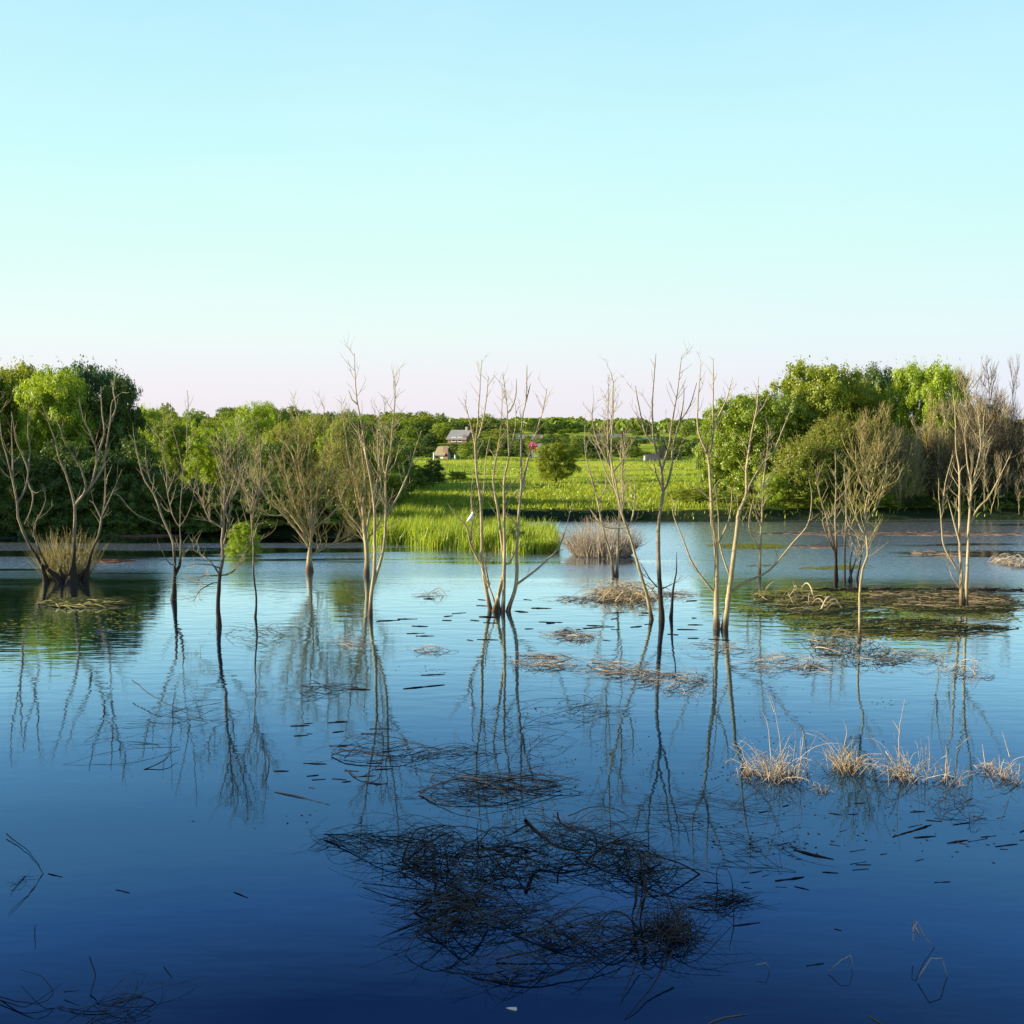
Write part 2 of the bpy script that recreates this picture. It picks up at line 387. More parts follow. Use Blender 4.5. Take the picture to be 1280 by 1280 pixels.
# left wood
ptree(Wl, 'tall willow cut by the left edge of the photo, sunlit yellow green top', 'tree', 'round', 0, 'olive', 14, 447, 92, 88, 0, G_L)
ptree(T_, 'dark tree between the two sunlit willows of the left bank', 'tree', 'round', 1, 'dark', 45, 459, 66, 92, 0, G_L)
ptree(Wl, 'rounded sunlit lime willow second from the left edge', 'tree', 'round', 1, 'lime', 72, 458, 86, 84, 0, G_L)
ptree(T_, 'tall grey green tree topping the left bank wood beside the lime willow', 'tree', 'round', 0, 'blue', 115, 446, 92, 88, 0, G_L)
ptree(T_, 'dark green tree at the right end of the left bank wood', 'tree', 'tall', 1, 'dark', 152, 463, 62, 86, 0, G_L)
ptree(T_, 'tree on the far left bank just outside the left edge', 'tree', 'round', 1, 'mid', -62, 452, 110, 86, 0, G_L)
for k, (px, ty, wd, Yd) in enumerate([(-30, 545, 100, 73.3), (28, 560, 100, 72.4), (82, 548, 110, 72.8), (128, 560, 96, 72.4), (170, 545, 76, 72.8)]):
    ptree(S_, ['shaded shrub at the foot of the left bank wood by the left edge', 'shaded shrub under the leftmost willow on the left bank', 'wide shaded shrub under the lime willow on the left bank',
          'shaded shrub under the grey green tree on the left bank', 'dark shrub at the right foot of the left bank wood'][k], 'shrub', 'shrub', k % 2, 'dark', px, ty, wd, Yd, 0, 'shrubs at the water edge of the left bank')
# behind the dead trees, left of the meadow
for a in [
 (Wl, 'small lime green tree peeping out right of the left bank wood', 'round', 0, 'lime', 186, 503, 36, 108),
 (T_, 'mid green tree behind the dead tree with two rising trunks', 'round', 1, 'mid', 213, 524, 48, 104),
 (Wl, 'bright lime willow left of the larger lime willow', 'willow', 0, 'lime', 237, 524, 52, 112),
 (Wl, 'largest bright lime willow behind the dead trees', 'willow', 1, 'lime', 276, 534, 78, 103),
 (Wl, 'pale lime domed willow standing highest behind the dead trees', 'willow', 1, 'lime', 325, 502, 62, 132),
 (T_, 'dark tree right behind the pale lime domed willow', 'tall', 0, 'dark', 352, 509, 34, 138),
 (Wl, 'light green willow over the dark rounded tree', 'willow', 0, 'olive', 356, 526, 50, 116),
 (T_, 'dark rounded tree behind the broad fan shaped dead tree', 'round', 1, 'dark', 352, 550, 66, 98),
 (Wl, 'light green willow behind the crown of the fan shaped dead tree', 'willow', 1, 'olive', 395, 522, 56, 120),
 (T_, 'mid green tree right of the fan shaped dead tree', 'round', 0, 'mid', 432, 530, 58, 110),
 (T_, 'dark tree behind the tall forked dead tree', 'round', 1, 'dark', 468, 548, 50, 100),
 (T_, 'mid green tree closing the row left of the meadow', 'round', 0, 'mid', 490, 553, 50, 109), (T_, 'darker tree just in front of the one closing the row', 'tall', 1, 'dark', 486, 556, 50, 103), (T_, 'lowest leafy tree of the row beside the meadow', 'round', 1, 'mid', 480, 558, 50, 98),
 (T_, 'tall mid green tree behind the twiggy crowns left of the reed bed', 'round', 0, 'mid', 440, 514, 46, 84.5), (T_, 'tall olive tree behind the tall forked dead tree', 'tall', 1, 'olive', 428, 518, 40, 81), (T_, 'taller dark tree at the back left corner of the meadow', 'round', 1, 'dark', 448, 522, 44, 101), (T_, 'taller green tree at the back left corner of the meadow', 'round', 0, 'mid', 436, 520, 44, 106), (T_, 'green tree rising just left of the reed bed', 'tall', 0, 'mid', 452, 530, 36, 87),
 (T_, 'round low tree at the back of the reed bed', 'round', 1, 'mid', 499, 582, 40, 87), (T_, 'low tree nearest the reed bed on the bank', 'round', 0, 'mid', 490, 588, 34, 82.5), (T_, 'low leafy tree behind the reed bed left end', 'tall', 0, 'mid', 478, 578, 44, 84.5), (T_, 'low dark tree behind the water left of the reed bed', 'round', 1, 'dark', 436, 566, 50, 86)]:
    ptree(a[0], a[1], 'tree', a[2], a[3], a[4], a[5], a[6], a[7], a[8], 0, G_M)
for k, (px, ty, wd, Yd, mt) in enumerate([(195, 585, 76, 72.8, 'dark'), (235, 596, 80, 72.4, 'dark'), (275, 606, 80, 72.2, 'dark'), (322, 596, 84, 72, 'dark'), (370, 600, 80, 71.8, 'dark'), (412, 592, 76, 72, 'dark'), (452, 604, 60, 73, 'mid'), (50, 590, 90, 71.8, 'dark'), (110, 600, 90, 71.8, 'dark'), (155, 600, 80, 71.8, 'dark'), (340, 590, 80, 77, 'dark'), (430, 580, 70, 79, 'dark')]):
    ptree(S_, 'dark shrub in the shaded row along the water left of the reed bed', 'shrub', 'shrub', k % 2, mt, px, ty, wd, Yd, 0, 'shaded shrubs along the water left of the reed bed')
o = empty('shrub', W(304, 694), 'round bright lime bush standing in the water beside the slim dead tree', 'shrub')
o.scale = (2.0, 2.0, 1.75)
c = link('foliage', crown('shrub', 0, 0), None, o); c.material_slots[0].link = 'OBJECT'; c.material_slots[0].material = M['lime']
ptree(S_, 'dark brown green bush standing inside the reed bed', 'bush', 'shrub', 1, 'dark', 646, 652, 30, 63)
# meadow bushes
for a in [(S_, 'dark square bush at the left end of the meadow', 'shrub', 0, 'dark', 542, 573, 27, 112), (S_, 'small bush in front of the dark square bush', 'shrub', 1, 'dark', 528, 582, 28, 107), (S_, 'rounded bush nearest the reed bed on the meadow', 'shrub', 0, 'mid', 517, 588, 34, 102), (S_, 'green bush left of the dark square bush on the meadow', 'shrub', 1, 'mid', 506, 575, 46, 106),
          (S_, 'round lone willow bush in the middle of the meadow', 'round', 0, 'olive', 695, 550, 50, 113), (S_, 'low bright bush on the meadow edge behind the tall single dead tree', 'shrub', 1, 'olive', 868, 607, 60, 86),
          (S_, 'low green bush at the right end of the meadow', 'shrub', 0, 'mid', 846, 612, 34, 90), (S_, 'small dark tussock bush on the meadow left of the lone willow bush', 'shrub', 1, 'mid', 572, 588, 24, 122)]:
    ptree(a[0], a[1], 'bush', a[2], a[3], a[4], a[5], a[6], a[7], a[8], 0, 'bushes on the meadow')
# right wood
for a in [
 (T_, 'broad green tree at the left end of the right bank wood', 'round', 0, 'mid', 938, 484, 92, 92),
 (T_, 'narrow green tree leaning out over the meadow on the right bank', 'tall', 0, 'mid', 895, 505, 50, 94),
 (T_, 'dark tree filling the gap under the tall willow', 'round', 1, 'mid', 985, 490, 66, 97),
 (Wl, 'tall pale green domed willow above the right bank wood', 'round', 0, 'olive', 1020, 446, 112, 100),
 (T_, 'very dark tree between the two highest light crowns on the right', 'round', 1, 'dark', 1096, 455, 66, 108),
 (Wl, 'tall lime green tree right of the very dark tree', 'round', 0, 'lime', 1140, 447, 62, 98),
 (Wl, 'lime green tree with a twiggy right side above the bare trees', 'round', 0, 'lime', 1176, 446, 58, 96),
 (Wl, 'olive tree filling the skyline under the very dark tree', 'round', 1, 'olive', 1066, 472, 74, 103),
 (T_, 'dark tree behind the bare trees near the right edge', 'tall', 1, 'dark', 1215, 500, 80, 101),
 (T_, 'dark tree behind the bare trees at the right edge', 'round', 0, 'dark', 1262, 522, 70, 99),
 (T_, 'dark tree low behind the olive willow thicket', 'round', 1, 'dark', 1130, 545, 90, 98),
 (T_, 'tree just outside the right edge on the right bank', 'round', 0, 'dark', 1330, 500, 100, 96),
 (S_, 'bright small tree at the foot of the broad green tree on the right bank', 'round', 1, 'lime', 968, 590, 38, 84)]:
    ptree(a[0], a[1], 'tree', a[2], a[3], a[4], a[5], a[6], a[7], a[8], 0, G_R)
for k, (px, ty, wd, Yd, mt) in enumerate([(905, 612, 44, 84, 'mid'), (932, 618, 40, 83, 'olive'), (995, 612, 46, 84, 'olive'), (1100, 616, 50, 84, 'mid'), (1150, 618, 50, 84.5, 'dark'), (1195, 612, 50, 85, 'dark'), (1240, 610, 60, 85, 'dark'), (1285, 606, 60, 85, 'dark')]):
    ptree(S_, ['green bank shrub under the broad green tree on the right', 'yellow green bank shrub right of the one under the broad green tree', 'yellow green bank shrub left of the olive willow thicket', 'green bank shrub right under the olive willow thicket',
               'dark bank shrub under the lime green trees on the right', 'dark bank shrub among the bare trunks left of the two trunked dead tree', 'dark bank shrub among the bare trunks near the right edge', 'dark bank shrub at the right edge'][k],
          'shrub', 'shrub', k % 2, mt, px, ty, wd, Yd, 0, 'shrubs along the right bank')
# houses' hedge belt, hillside wood, far woods
rs = np.random.RandomState(77)
GH = 'trees of the wooded hillside'
for k in range(130):
    px = rs.uniform(160, 640); Yd = rs.uniform(190, 400)
    ty = np.interp(px, [150, 200, 330, 480, 560, 600, 640, 700], [503, 503, 506, 513, 516, 518, 522, 524])+(400-Yd)/210*22+rs.uniform(-2.5, 4)
    if px > 530 and ty > 528: ty = 528-rs.rand()*5
    if px > 530: Yd = rs.uniform(310, 400)
    x = (px-CX)/F*Yd; z = float(ground_z(x, Yd)); top = P(px, ty, Yd)[2]
    tree(T_, 'leafy tree among the many of the wooded hillside behind the meadow', 'tree', ['round', 'willow', 'tall'][k % 3], (k//3) % 2, ['mid', 'mid', 'dark', 'olive', 'mid', 'olive', 'dark'][rs.randint(7)], x, Yd, rs.uniform(20, 40)*pxm(Yd), max(4, top-z), 1, GH, z)
GB = 'trees and bushes of the hedge belt around the houses'
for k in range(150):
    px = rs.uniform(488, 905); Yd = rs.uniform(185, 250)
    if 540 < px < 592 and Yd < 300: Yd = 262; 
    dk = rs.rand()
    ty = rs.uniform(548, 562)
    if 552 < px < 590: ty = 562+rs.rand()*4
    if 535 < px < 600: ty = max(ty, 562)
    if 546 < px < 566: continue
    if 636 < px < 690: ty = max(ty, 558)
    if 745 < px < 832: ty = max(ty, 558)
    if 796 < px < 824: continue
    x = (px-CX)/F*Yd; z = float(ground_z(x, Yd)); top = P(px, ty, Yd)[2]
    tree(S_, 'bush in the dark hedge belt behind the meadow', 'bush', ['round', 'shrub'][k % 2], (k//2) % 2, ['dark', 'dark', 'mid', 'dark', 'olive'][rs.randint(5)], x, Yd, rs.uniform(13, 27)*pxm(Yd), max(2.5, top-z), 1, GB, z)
for k in range(70):
    px = rs.uniform(488, 905); Yd = rs.uniform(176, 200); ty = rs.uniform(561, 569)
    if 545 < px < 572 or 804 < px < 828 or 655 < px < 672: ty = 574
    x = (px-CX)/F*Yd; z = float(ground_z(x, Yd)); top = P(px, ty, Yd)[2]
    tree(S_, 'low dark bush edging the top of the meadow', 'bush', ['round', 'shrub'][k % 2], (k//2) % 2, ['dark', 'dark', 'mid', 'dark'][rs.randint(4)], x, Yd, rs.uniform(12, 22)*pxm(Yd), max(.7, top-z), 1, 'low bushes edging the top of the meadow', z)
for k in range(45):
    px = rs.uniform(600, 900); Yd = rs.uniform(400, 560); ty = np.interp(px, [600, 680, 760, 900], [524, 527, 540, 541])+rs.uniform(-2, 4)
    if px > 820: ty = rs.uniform(524, 538)
    if 700 < px < 830: ty = rs.uniform(541, 546)
    x = (px-CX)/F*Yd; z = float(ground_z(x, Yd)); top = P(px, ty, Yd)[2]
    tree(T_, 'tree in the middle distance beyond the houses', 'tree', ['round', 'tall'][k % 2], (k//2) % 2, ['dark', 'mid', 'mid'][rs.randint(3)], x, Yd, rs.uniform(11, 22)*pxm(Yd), max(2, top-z), 1, 'trees in the middle distance beyond the houses', z)
for k in range(26):
    px = rs.uniform(478, 650); Yd = rs.uniform(262, 300); ty = np.interp(px, [478, 560, 600, 650], [524, 524, 530, 538])+rs.uniform(0, 12)
    if 556 < px < 598: continue
    x = (px-CX)/F*Yd; z = float(ground_z(x, Yd)); top = P(px, ty, Yd)[2]
    tree(T_, 'taller tree beside the small houses left of the meadow top', 'tree', ['round', 'willow', 'tall'][k % 3], (k//3) % 2, ['mid', 'dark', 'mid', 'olive'][rs.randint(4)], x, Yd, rs.uniform(26, 40)*pxm(Yd), top-z, 1, 'taller trees beside the small houses', z)
for k in range(45):
    px = rs.uniform(590, 905); Yd = rs.uniform(268, 340); ty = rs.uniform(546, 556)
    if 700 < px < 840: ty = max(ty, 551)
    x = (px-CX)/F*Yd; z = float(ground_z(x, Yd)); top = P(px, ty, Yd)[2]
    tree(T_, 'small tree in the broken belt beyond the houses', 'tree', ['round', 'shrub'][k % 2], (k//2) % 2, ['dark', 'mid', 'dark'][rs.randint(3)], x, Yd, rs.uniform(12, 24)*pxm(Yd), max(1.2, top-z), 1, 'small trees in the broken belt beyond the houses', z)
for px, ty, wd, Yd, mt, lab in [(548, 562, 14, 181, 'mid', 'bush just left behind the small hut'), (563, 560, 16, 181, 'dark', 'bush just right behind the small hut'), (586, 552, 22, 200, 'mid', 'leafy bush hiding the right side of the grey roofed house'), (566, 553, 16, 215, 'dark', 'dark bush between the hut and the grey roofed house'), (604, 556, 24, 186, 'dark', 'dark bush right of the grey roofed house'), (538, 558, 20, 183, 'dark', 'dark bush left of the small hut'), (522, 556, 26, 184, 'dark', 'wider dark bush left of the one beside the small hut'), (826, 564, 18, 178, 'dark', 'dark bush right of the dark shed'), (790, 558, 24, 182, 'mid', 'bush left of the dark shed'), (502, 556, 24, 184, 'mid', 'bush at the left end of the meadow top')]:
    x = (px-CX)/F*Yd; z = float(ground_z(x, Yd)); tree(S_, lab, 'bush', 'shrub' if wd < 20 else 'round', 1, mt, x, Yd, wd*pxm(Yd)*1.2, P(px, ty, Yd)[2]-z, 1, None, z)
# far wood as one mass
Cs, Ns = [], []
for k in range(520):
    px = rs.uniform(-250, 1500); Yd = rs.uniform(560, 760); x = (px-CX)/F*Yd; z = float(ground_z(x, Yd))
    h = (P(px, 523+rs.uniform(-1.5, 5), Yd)[2]-z); r = rs.uniform(3.5, 6)
    d = unit_dirs(rs, 130); 
    Cs.append(np.array([x, Yd, z+h*.5])+d*np.array([r, r, h*.5])*rs.uniform(.8, 1.05, (130, 1))); Ns.append(d+rs.normal(size=d.shape)*.4)
C_ = np.concatenate(Cs); me = leaf_mesh('woods', C_, np.concatenate(Ns), np.full(len(C_), 1.3)*rs.uniform(.6, 1.3, len(C_)), np.full(len(C_), .9), rs)
tag(link('distant_woods', me, M['mid']), 'low line of far woods along the horizon', 'woods', None, 'stuff')

# ---------------------------------------------------------------- reeds and grass
def blades(n, xy, h, wd, rs, lean=.25, zoff=0.0, wind=(.3, 0)):
    """bent two-segment blades"""
    xy = np.asarray(xy); z = np.maximum(ground_z(xy[:, 0], xy[:, 1]), -.35)+zoff
    a = rs.uniform(0, 6.28, n); d = np.column_stack([np.cos(a), np.sin(a)])
    ln = lean*h*rs.rand(n); b = np.column_stack([xy, z])
    dd = np.column_stack([d*ln[:, None]+np.array(wind)*h[:, None]*.3, np.zeros(n)])
    mid = b+dd*.35+np.column_stack([np.zeros((n, 2)), h*.6]); tip = b+dd+np.column_stack([np.zeros((n, 2)), h])
    a2 = rs.uniform(0, 6.28, n); s = np.column_stack([np.cos(a2), np.sin(a2), np.zeros(n)])*wd[:, None]
    V = np.stack([b-s*.7, b+s*.7, mid+s, mid-s, tip], 1).reshape(-1, 3); i = np.arange(n)*5
    return V, np.stack([i, i+1, i+2, i+3], -1), np.stack([i+3, i+2, i+4], -1)
def inpoly(x, y, poly):
    c = np.zeros(len(x), bool); j = len(poly)-1
    for i in range(len(poly)):
        xi, yi = poly[i]; xj, yj = poly[j]
        c ^= ((yi > y) != (yj > y)) & (x < (xj-xi)*(y-yi)/(yj-yi+1e-12)+xi); j = i
    return c
rs = np.random.RandomState(9)
poly = [tuple(W(a, b)[:2]) for a, b in [(462, 671), (480, 679), (540, 686), (600, 690), (650, 693), (690, 691), (697, 685), (690, 676), (640, 668), (560, 660), (480, 656), (466, 660)]]
pa = np.array(poly); n = 62000
x = rs.uniform(pa[:, 0].min(), pa[:, 0].max(), n); y = rs.uniform(pa[:, 1].min(), pa[:, 1].max(), n)
k = inpoly(x+vnoise(x*2.2, y*2.2, 21)*1.1, y+vnoise(x*1.8, y*1.8, 22)*1.2, poly) & (rs.rand(n) > .15*(vnoise(x*1.3, y*1.3, 4)+1)); x, y = x[k], y[k]; n = len(x)
h = rs.uniform(.7, 1.75, n)*(1+.35*vnoise(x*1.9, y*1.9, 6))*np.clip(1.05-.035*np.maximum(x+4, 0), .6, 1.1)
V, q, t = blades(n, np.column_stack([x, y]), h, rs.uniform(.013, .03, n), rs, .4)
tag(link('reed_bed', mesh('reeds', V, [q, t], False), M['reed']), 'bright green reed bed jutting into the water below the meadow', 'reeds', None, 'stuff')
# bank grass
n = 80000
x = rs.uniform(-9, 60, n); s = np.interp(x, SH[:, 0], SH[:, 1]); y = s+rs.rand(n)**1.5*34-.4
dl = land(x, y); x_ok = ~((y > 98) & (y < 115) & (x < 10) & (rs.rand(n) < .85)); k = x_ok & (dl > np.where(rs.rand(n) < .04, .3, 1.55+1.6*rs.rand(n)**2)); x, y = x[k], y[k]; n = len(x)
V, q, t = blades(n, np.column_stack([x, y]), rs.uniform(.16, .5, n)*(1+.5*vnoise(x*.8, y*.8, 12)), rs.uniform(.02, .05, n), rs, .9, -.04)
tag(link('bank_grass', mesh('grass', V, [q, t], False), M['grass']), 'tall grass fringe along the meadow bank', 'grass', None, 'stuff')

n = 36000
x = rs.uniform(-40, 60, n); y = rs.uniform(95, 182, n); k = (vnoise(x*.35, y*.55, 31)+.6*vnoise(x*1.1, y*1.4, 32) > rs.uniform(-.3, .8, n)) & ~((y > 99) & (y < 114) & (x < 10)); x, y = x[k], y[k]; n = len(x)
V, q, t = blades(n, np.column_stack([x, y]), rs.uniform(.12, .4, n), rs.uniform(.03, .08, n), rs, .9, -.04)
tag(link('meadow_tussocks', mesh('grass', V, [q, t], False), M['reed']), 'rough tussocky grass scattered over the meadow', 'grass', None, 'stuff')
# ---------------------------------------------------------------- dead trees traced in the photo
def wander(pts, rs, amp):
    n = len(pts); w_ = np.cumsum(rs.normal(size=(n, pts.shape[1])), 0)
    w_ = w_-np.linspace(0, 1, n)[:, None]*w_[-1]-w_[0]*(1-np.linspace(0, 1, n)[:, None])
    return pts+w_*amp
def grow_twigs(T, pts, rad, rs, dens, L0, r0, up=.9, depth=2, start=.25, spread=.5):
    """side shoots along a limb, themselves forking"""
    seg = np.linalg.norm(np.diff(pts, axis=0), axis=1); tot = seg.sum(); cum = np.concatenate([[0], np.cumsum(seg)])
    nn = rs.poisson(dens*tot)
    for _ in range(nn):
        u = start+(1-start)*rs.rand(); s = u*tot; i = min(len(pts)-2, int(np.searchsorted(cum, s)-1)); i = max(i, 0)
        f = (s-cum[i])/(seg[i]+1e-9); p = pts[i]*(1-f)+pts[i+1]*f; t = pts[i+1]-pts[i]; t = t/(np.linalg.norm(t)+1e-9)
        a = rs.normal(size=3); a[2] *= .3; a /= np.linalg.norm(a)
        d = t*.55+a*spread; d /= np.linalg.norm(d)
        L = L0*rs.uniform(.4, 1.25)*(1.1-.45*u); m_ = max(4, int(L/.16))
        q = [p]; 
        for j in range(m_):
            d = d+np.array([0, 0, up*.13])+rs.normal(size=3)*.085; d /= np.linalg.norm(d); q.append(q[-1]+d*L/m_)
        q = np.array(q); rr = min(r0, rad[i]*.7)
        T.add(q, rr*np.linspace(1, .35, len(q)), 4 if rr > .012 else 3, rs.rand()*6)
        if depth > 1: grow_twigs(T, q, np.full(len(q), rr), rs, dens*.9, L0*.5, r0*.72, up, depth-1, .15, spread)

def dead_tree(label, stems, s=3.458, ox=0, oy=430, mat='pale', tmat='twig', dens=1.2, L0=1.0, r0=.014, seed=1, group=None, name='dead_tree', dspread=.9, depth=2, step=9, up=.9):
    """stems: (r0px, [(u,v)...]) traced in zoomed-crop coordinates; a stem whose first point is negative-radius hangs on an earlier one"""
    rs = np.random.RandomState(seed); built = []; TW = Tubes(); S = []
    for k, (rp, pts) in enumerate(stems):
        pp = np.array([(ox+u/s, oy+v/s) for u, v in pts], float); root = rp > 0; rp = abs(rp)
        sm = smooth_line(pp, step); sm = wander(sm, rs, .22)
        n = len(sm); t = np.linspace(0, 1, n)
        if root:
            Y0 = W(*sm[0])[1]; rb = rp*.6
        else:
            best = min(((np.hypot(*(np.array(b[0])-sm[0]).T).min(), b) for b in built), key=lambda z: z[0])[1]
            j = int(np.argmin(np.hypot(*(best[0]-sm[0]).T))); Y0 = best[1][j]; sm[0] = best[0][j]
            rb = min(rp*.62, best[3][j]*.9)
        L = np.abs(np.diff(sm[:, 1])).sum()*pxm(Y0)
        dy = rs.uniform(-1, 1)*dspread*min(1, L/4)*t**1.2
        Yd = Y0+dy+wander(np.zeros((n, 1)), rs, .015)[:, 0]
        rpx = rb*(1-t)**(.95 if root else .8)*.95+.3
        if root: rpx[:2] *= np.array([1.35, 1.12])[:len(rpx[:2])]
        w3 = np.array([P(a[0], a[1], d) for a, d in zip(sm, Yd)]); rad = rpx*Yd/F
        if root: w3 = np.vstack([w3[0]+(w3[0]-w3[1])*[.3, .3, 0]-[0, 0, .5], w3]); rad = np.concatenate([[rad[0]*1.1], rad])
        built.append((sm, Yd, w3, rpx)); S.append((w3, rad, root))
        if dens: grow_twigs(TW, w3[1 if root else 0:], rad[1 if root else 0:], rs, dens*2.4, L0*1.25, r0*.88, up, depth, .38 if root else .12)
    b = S[0][0][1]; o = empty(name, (b[0], b[1], 0), label, 'dead tree', group)
    for k, (w3, rad, root) in enumerate(S):
        T = Tubes(); T.add(w3, rad, 8 if rad.max() > .05 else 6, k+.3, .08); T.build('trunk' if root else 'limb', M[mat], o)
    tw = TW.build('twigs', M[tmat], o)
    if tw: tag(tw, kind='stuff')
    return o

GD = 'dead trees standing in the lake'
r1 = dict(s=3.765, ox=0)
dead_tree('old dead willow clump on a forked stump at the far left, bristling with short shoots', [
 (3.2, [(225, 1125), (190, 1030), (130, 930), (85, 820), (80, 750), (60, 650), (35, 540), (10, 450), (0, 330), (-6, 250)]),
 (-2, [(85, 750), (120, 680), (135, 600), (110, 530), (75, 450), (55, 320)]),
 (-1.5, [(132, 590), (140, 500), (130, 420), (137, 290)]), (-1.5, [(128, 650), (155, 700), (150, 770), (115, 850)]),
 (-1.6, [(60, 640), (58, 520), (55, 430), (57, 340)]),
 (2.2, [(300, 1120), (230, 1060), (160, 890), (190, 800), (215, 730), (195, 660)]),
 (4.2, [(335, 1125), (345, 1040), (348, 900), (350, 760), (320, 640), (280, 540), (255, 440), (215, 330), (190, 250)]),
 (-2.6, [(350, 760), (400, 690), (385, 600), (340, 520), (300, 450), (278, 375)]),
 (-2.8, [(360, 745), (430, 670), (485, 580), (500, 480), (520, 370), (530, 270), (580, 225)]),
 (-2.2, [(430, 665), (455, 560), (450, 490), (420, 410), (390, 350), (370, 240)]),
 (-2, [(458, 530), (490, 420), (480, 340), (475, 200)]), (-1.2, [(520, 360), (545, 300), (525, 170)]),
 (3.4, [(405, 1118), (425, 1000), (465, 900), (475, 820), (495, 740), (497, 600), (495, 520)]),
 (-1.5, [(475, 820), (440, 750), (420, 735)]), (-1.3, [(475, 820), (530, 700), (575, 590)]), (-1, [(540, 690), (580, 740), (640, 800), (760, 850)]),
 (6.5, [(285, 1124), (240, 1075), (205, 1045), (190, 1025)]), (6, [(335, 1122), (270, 1090), (215, 1050), (195, 1030)]), (12, [(340, 1124), (342, 1080), (346, 1030), (348, 990)]), (4, [(215, 1128), (208, 1090), (192, 1040)]), (5, [(350, 1122), (395, 1070), (425, 1010)]), (5, [(400, 1120), (408, 1070), (425, 1010), (440, 960)]), (5, [(300, 1122), (285, 1070), (300, 1020)])],
 mat='wetbark', dens=.6, L0=.8, seed=3, group=GD, **r1)
# shoots bristling from the stump belong to a bush of their own
def shoot_bush(name, label, cat, boxpx, base_y, n, mat, seed, hpx, fan=.35, r=.011, group=None, thick=0.35, depthm=1.0, arch=.0):
    rs = np.random.RandomState(seed); x0, x1 = boxpx; Y0 = W((x0+x1)/2, base_y)[1]; T = Tubes(); cx = (x0+x1)/2; hw = (x1-x0)/2
    B = Tubes()
    for k in range(n):
        u = rs.uniform(-1, 1); v = rs.uniform(-1, 1)*math.sqrt(max(0, 1-u*u)); px = cx+u*hw*.75
        b = np.array([(px-CX)/F*Y0, Y0+v*depthm, 0.0]); b[2] = -.05
        h = hpx*pxm(Y0)*(rs.uniform(.45, 1.05))*(1-.35*u*u); m_ = 7
        d = np.array([u*fan*2+rs.normal()*.22, v*fan+rs.normal()*.2, 1.0]); q = [b]
        for j in range(m_):
            d = d+rs.normal(size=3)*.12-np.array([0, 0, arch*j*.12]); q.append(q[-1]+d/np.linalg.norm(d)*h/m_)
        (T if k % 6 else B).add(q, r*np.linspace(1.1, .4, m_+1)*(1 if k % 6 else 1.7), 3, rs.rand()*6)
    o = empty(name, ((cx-CX)/F*Y0, Y0, 0), label, cat, group)
    t = T.build('shoots', M[mat], o); tag(t, kind='stuff'); B.build('stems', M[mat], o); return o
shoot_bush('sapling_thicket', 'dense mustard coloured shoots bristling on the forked stump at the left', 'bush', (48, 112), 722, 420, 'ochre', 4, 68, .17, .011)
r2 = dict(s=3.458, ox=150)
dead_tree('dead tree with two rising trunks, dark at its foot, left of the twiggy dead trees', [
 (4.8, [(232, 1108), (235, 1000), (255, 960), (262, 880), (258, 790)]),
 (-2.6, [(238, 985), (235, 900), (230, 850), (190, 760), (150, 650), (110, 590), (85, 510), (60, 400)]),
 (-2.2, [(256, 800), (215, 720), (160, 640), (120, 560), (110, 440)]), (-2.2, [(235, 770), (205, 650), (200, 560), (190, 450), (185, 260)]),
 (-1.3, [(190, 440), (150, 370), (150, 330)]), (-2.2, [(260, 790), (265, 680), (275, 570), (290, 470), (330, 350)]), (-1.6, [(273, 560), (250, 440), (215, 330), (200, 260)]),
 (-1.7, [(262, 790), (300, 720), (325, 610), (340, 500)]), (-1.2, [(205, 640), (240, 560), (230, 500)]), (-1, [(290, 480), (290, 380), (295, 280), (290, 200)]),
 (-1.2, [(240, 975), (200, 930), (170, 870)]), (-1.2, [(255, 900), (280, 850), (300, 820)])], mat='wetbark', dens=.75, L0=.8, seed=5, group=GD, **r2)
dead_tree('slender dead tree with drooping twigs low on its trunk, left of the slim one', [
 (4.6, [(428, 1218), (425, 1100), (430, 1000), (445, 920), (440, 850), (447, 760), (455, 600), (460, 480), (465, 350)]),
 (-1.4, [(455, 600), (430, 540), (400, 430)]), (-2, [(452, 720), (490, 600), (515, 500), (522, 370)]), (-1.3, [(460, 560), (480, 470), (475, 400)]),
 (-1.6, [(440, 790), (390, 760), (360, 700), (330, 640)]), (-1.6, [(445, 870), (470, 790), (475, 680)]), (-1.3, [(450, 700), (500, 640), (530, 560), (560, 460)]),
 (-1.4, [(432, 1000), (380, 930), (300, 880)]), (-1.2, [(435, 960), (330, 950), (270, 965)]), (-1.2, [(430, 1010), (360, 1000), (330, 1035)]), (-1.2, [(430, 1010), (490, 985), (520, 935)]), (-1, [(430, 1020), (350, 1060), (320, 1110)])],
 mat='wetbark', tmat='twig', dens=1.7, L0=.95, seed=6, group=GD, **r2)
dead_tree('slim pole like dead tree right of the twig draped one', [
 (1.9, [(585, 1182), (590, 1100), (578, 1000), (575, 880), (565, 760), (560, 690), (540, 620), (545, 520)]),
 (-1.4, [(568, 740), (600, 650), (610, 540), (605, 430), (590, 350)]), (-1, [(575, 850), (600, 860), (625, 820)]), (-1, [(565, 730), (550, 660), (520, 600), (510, 500)]), (-1, [(570, 720), (600, 600), (640, 520)])],
 mat='wetbark', dens=1.6, L0=1.0, seed=7, group=GD, **r2)
r3 = dict(s=3.458, ox=320)
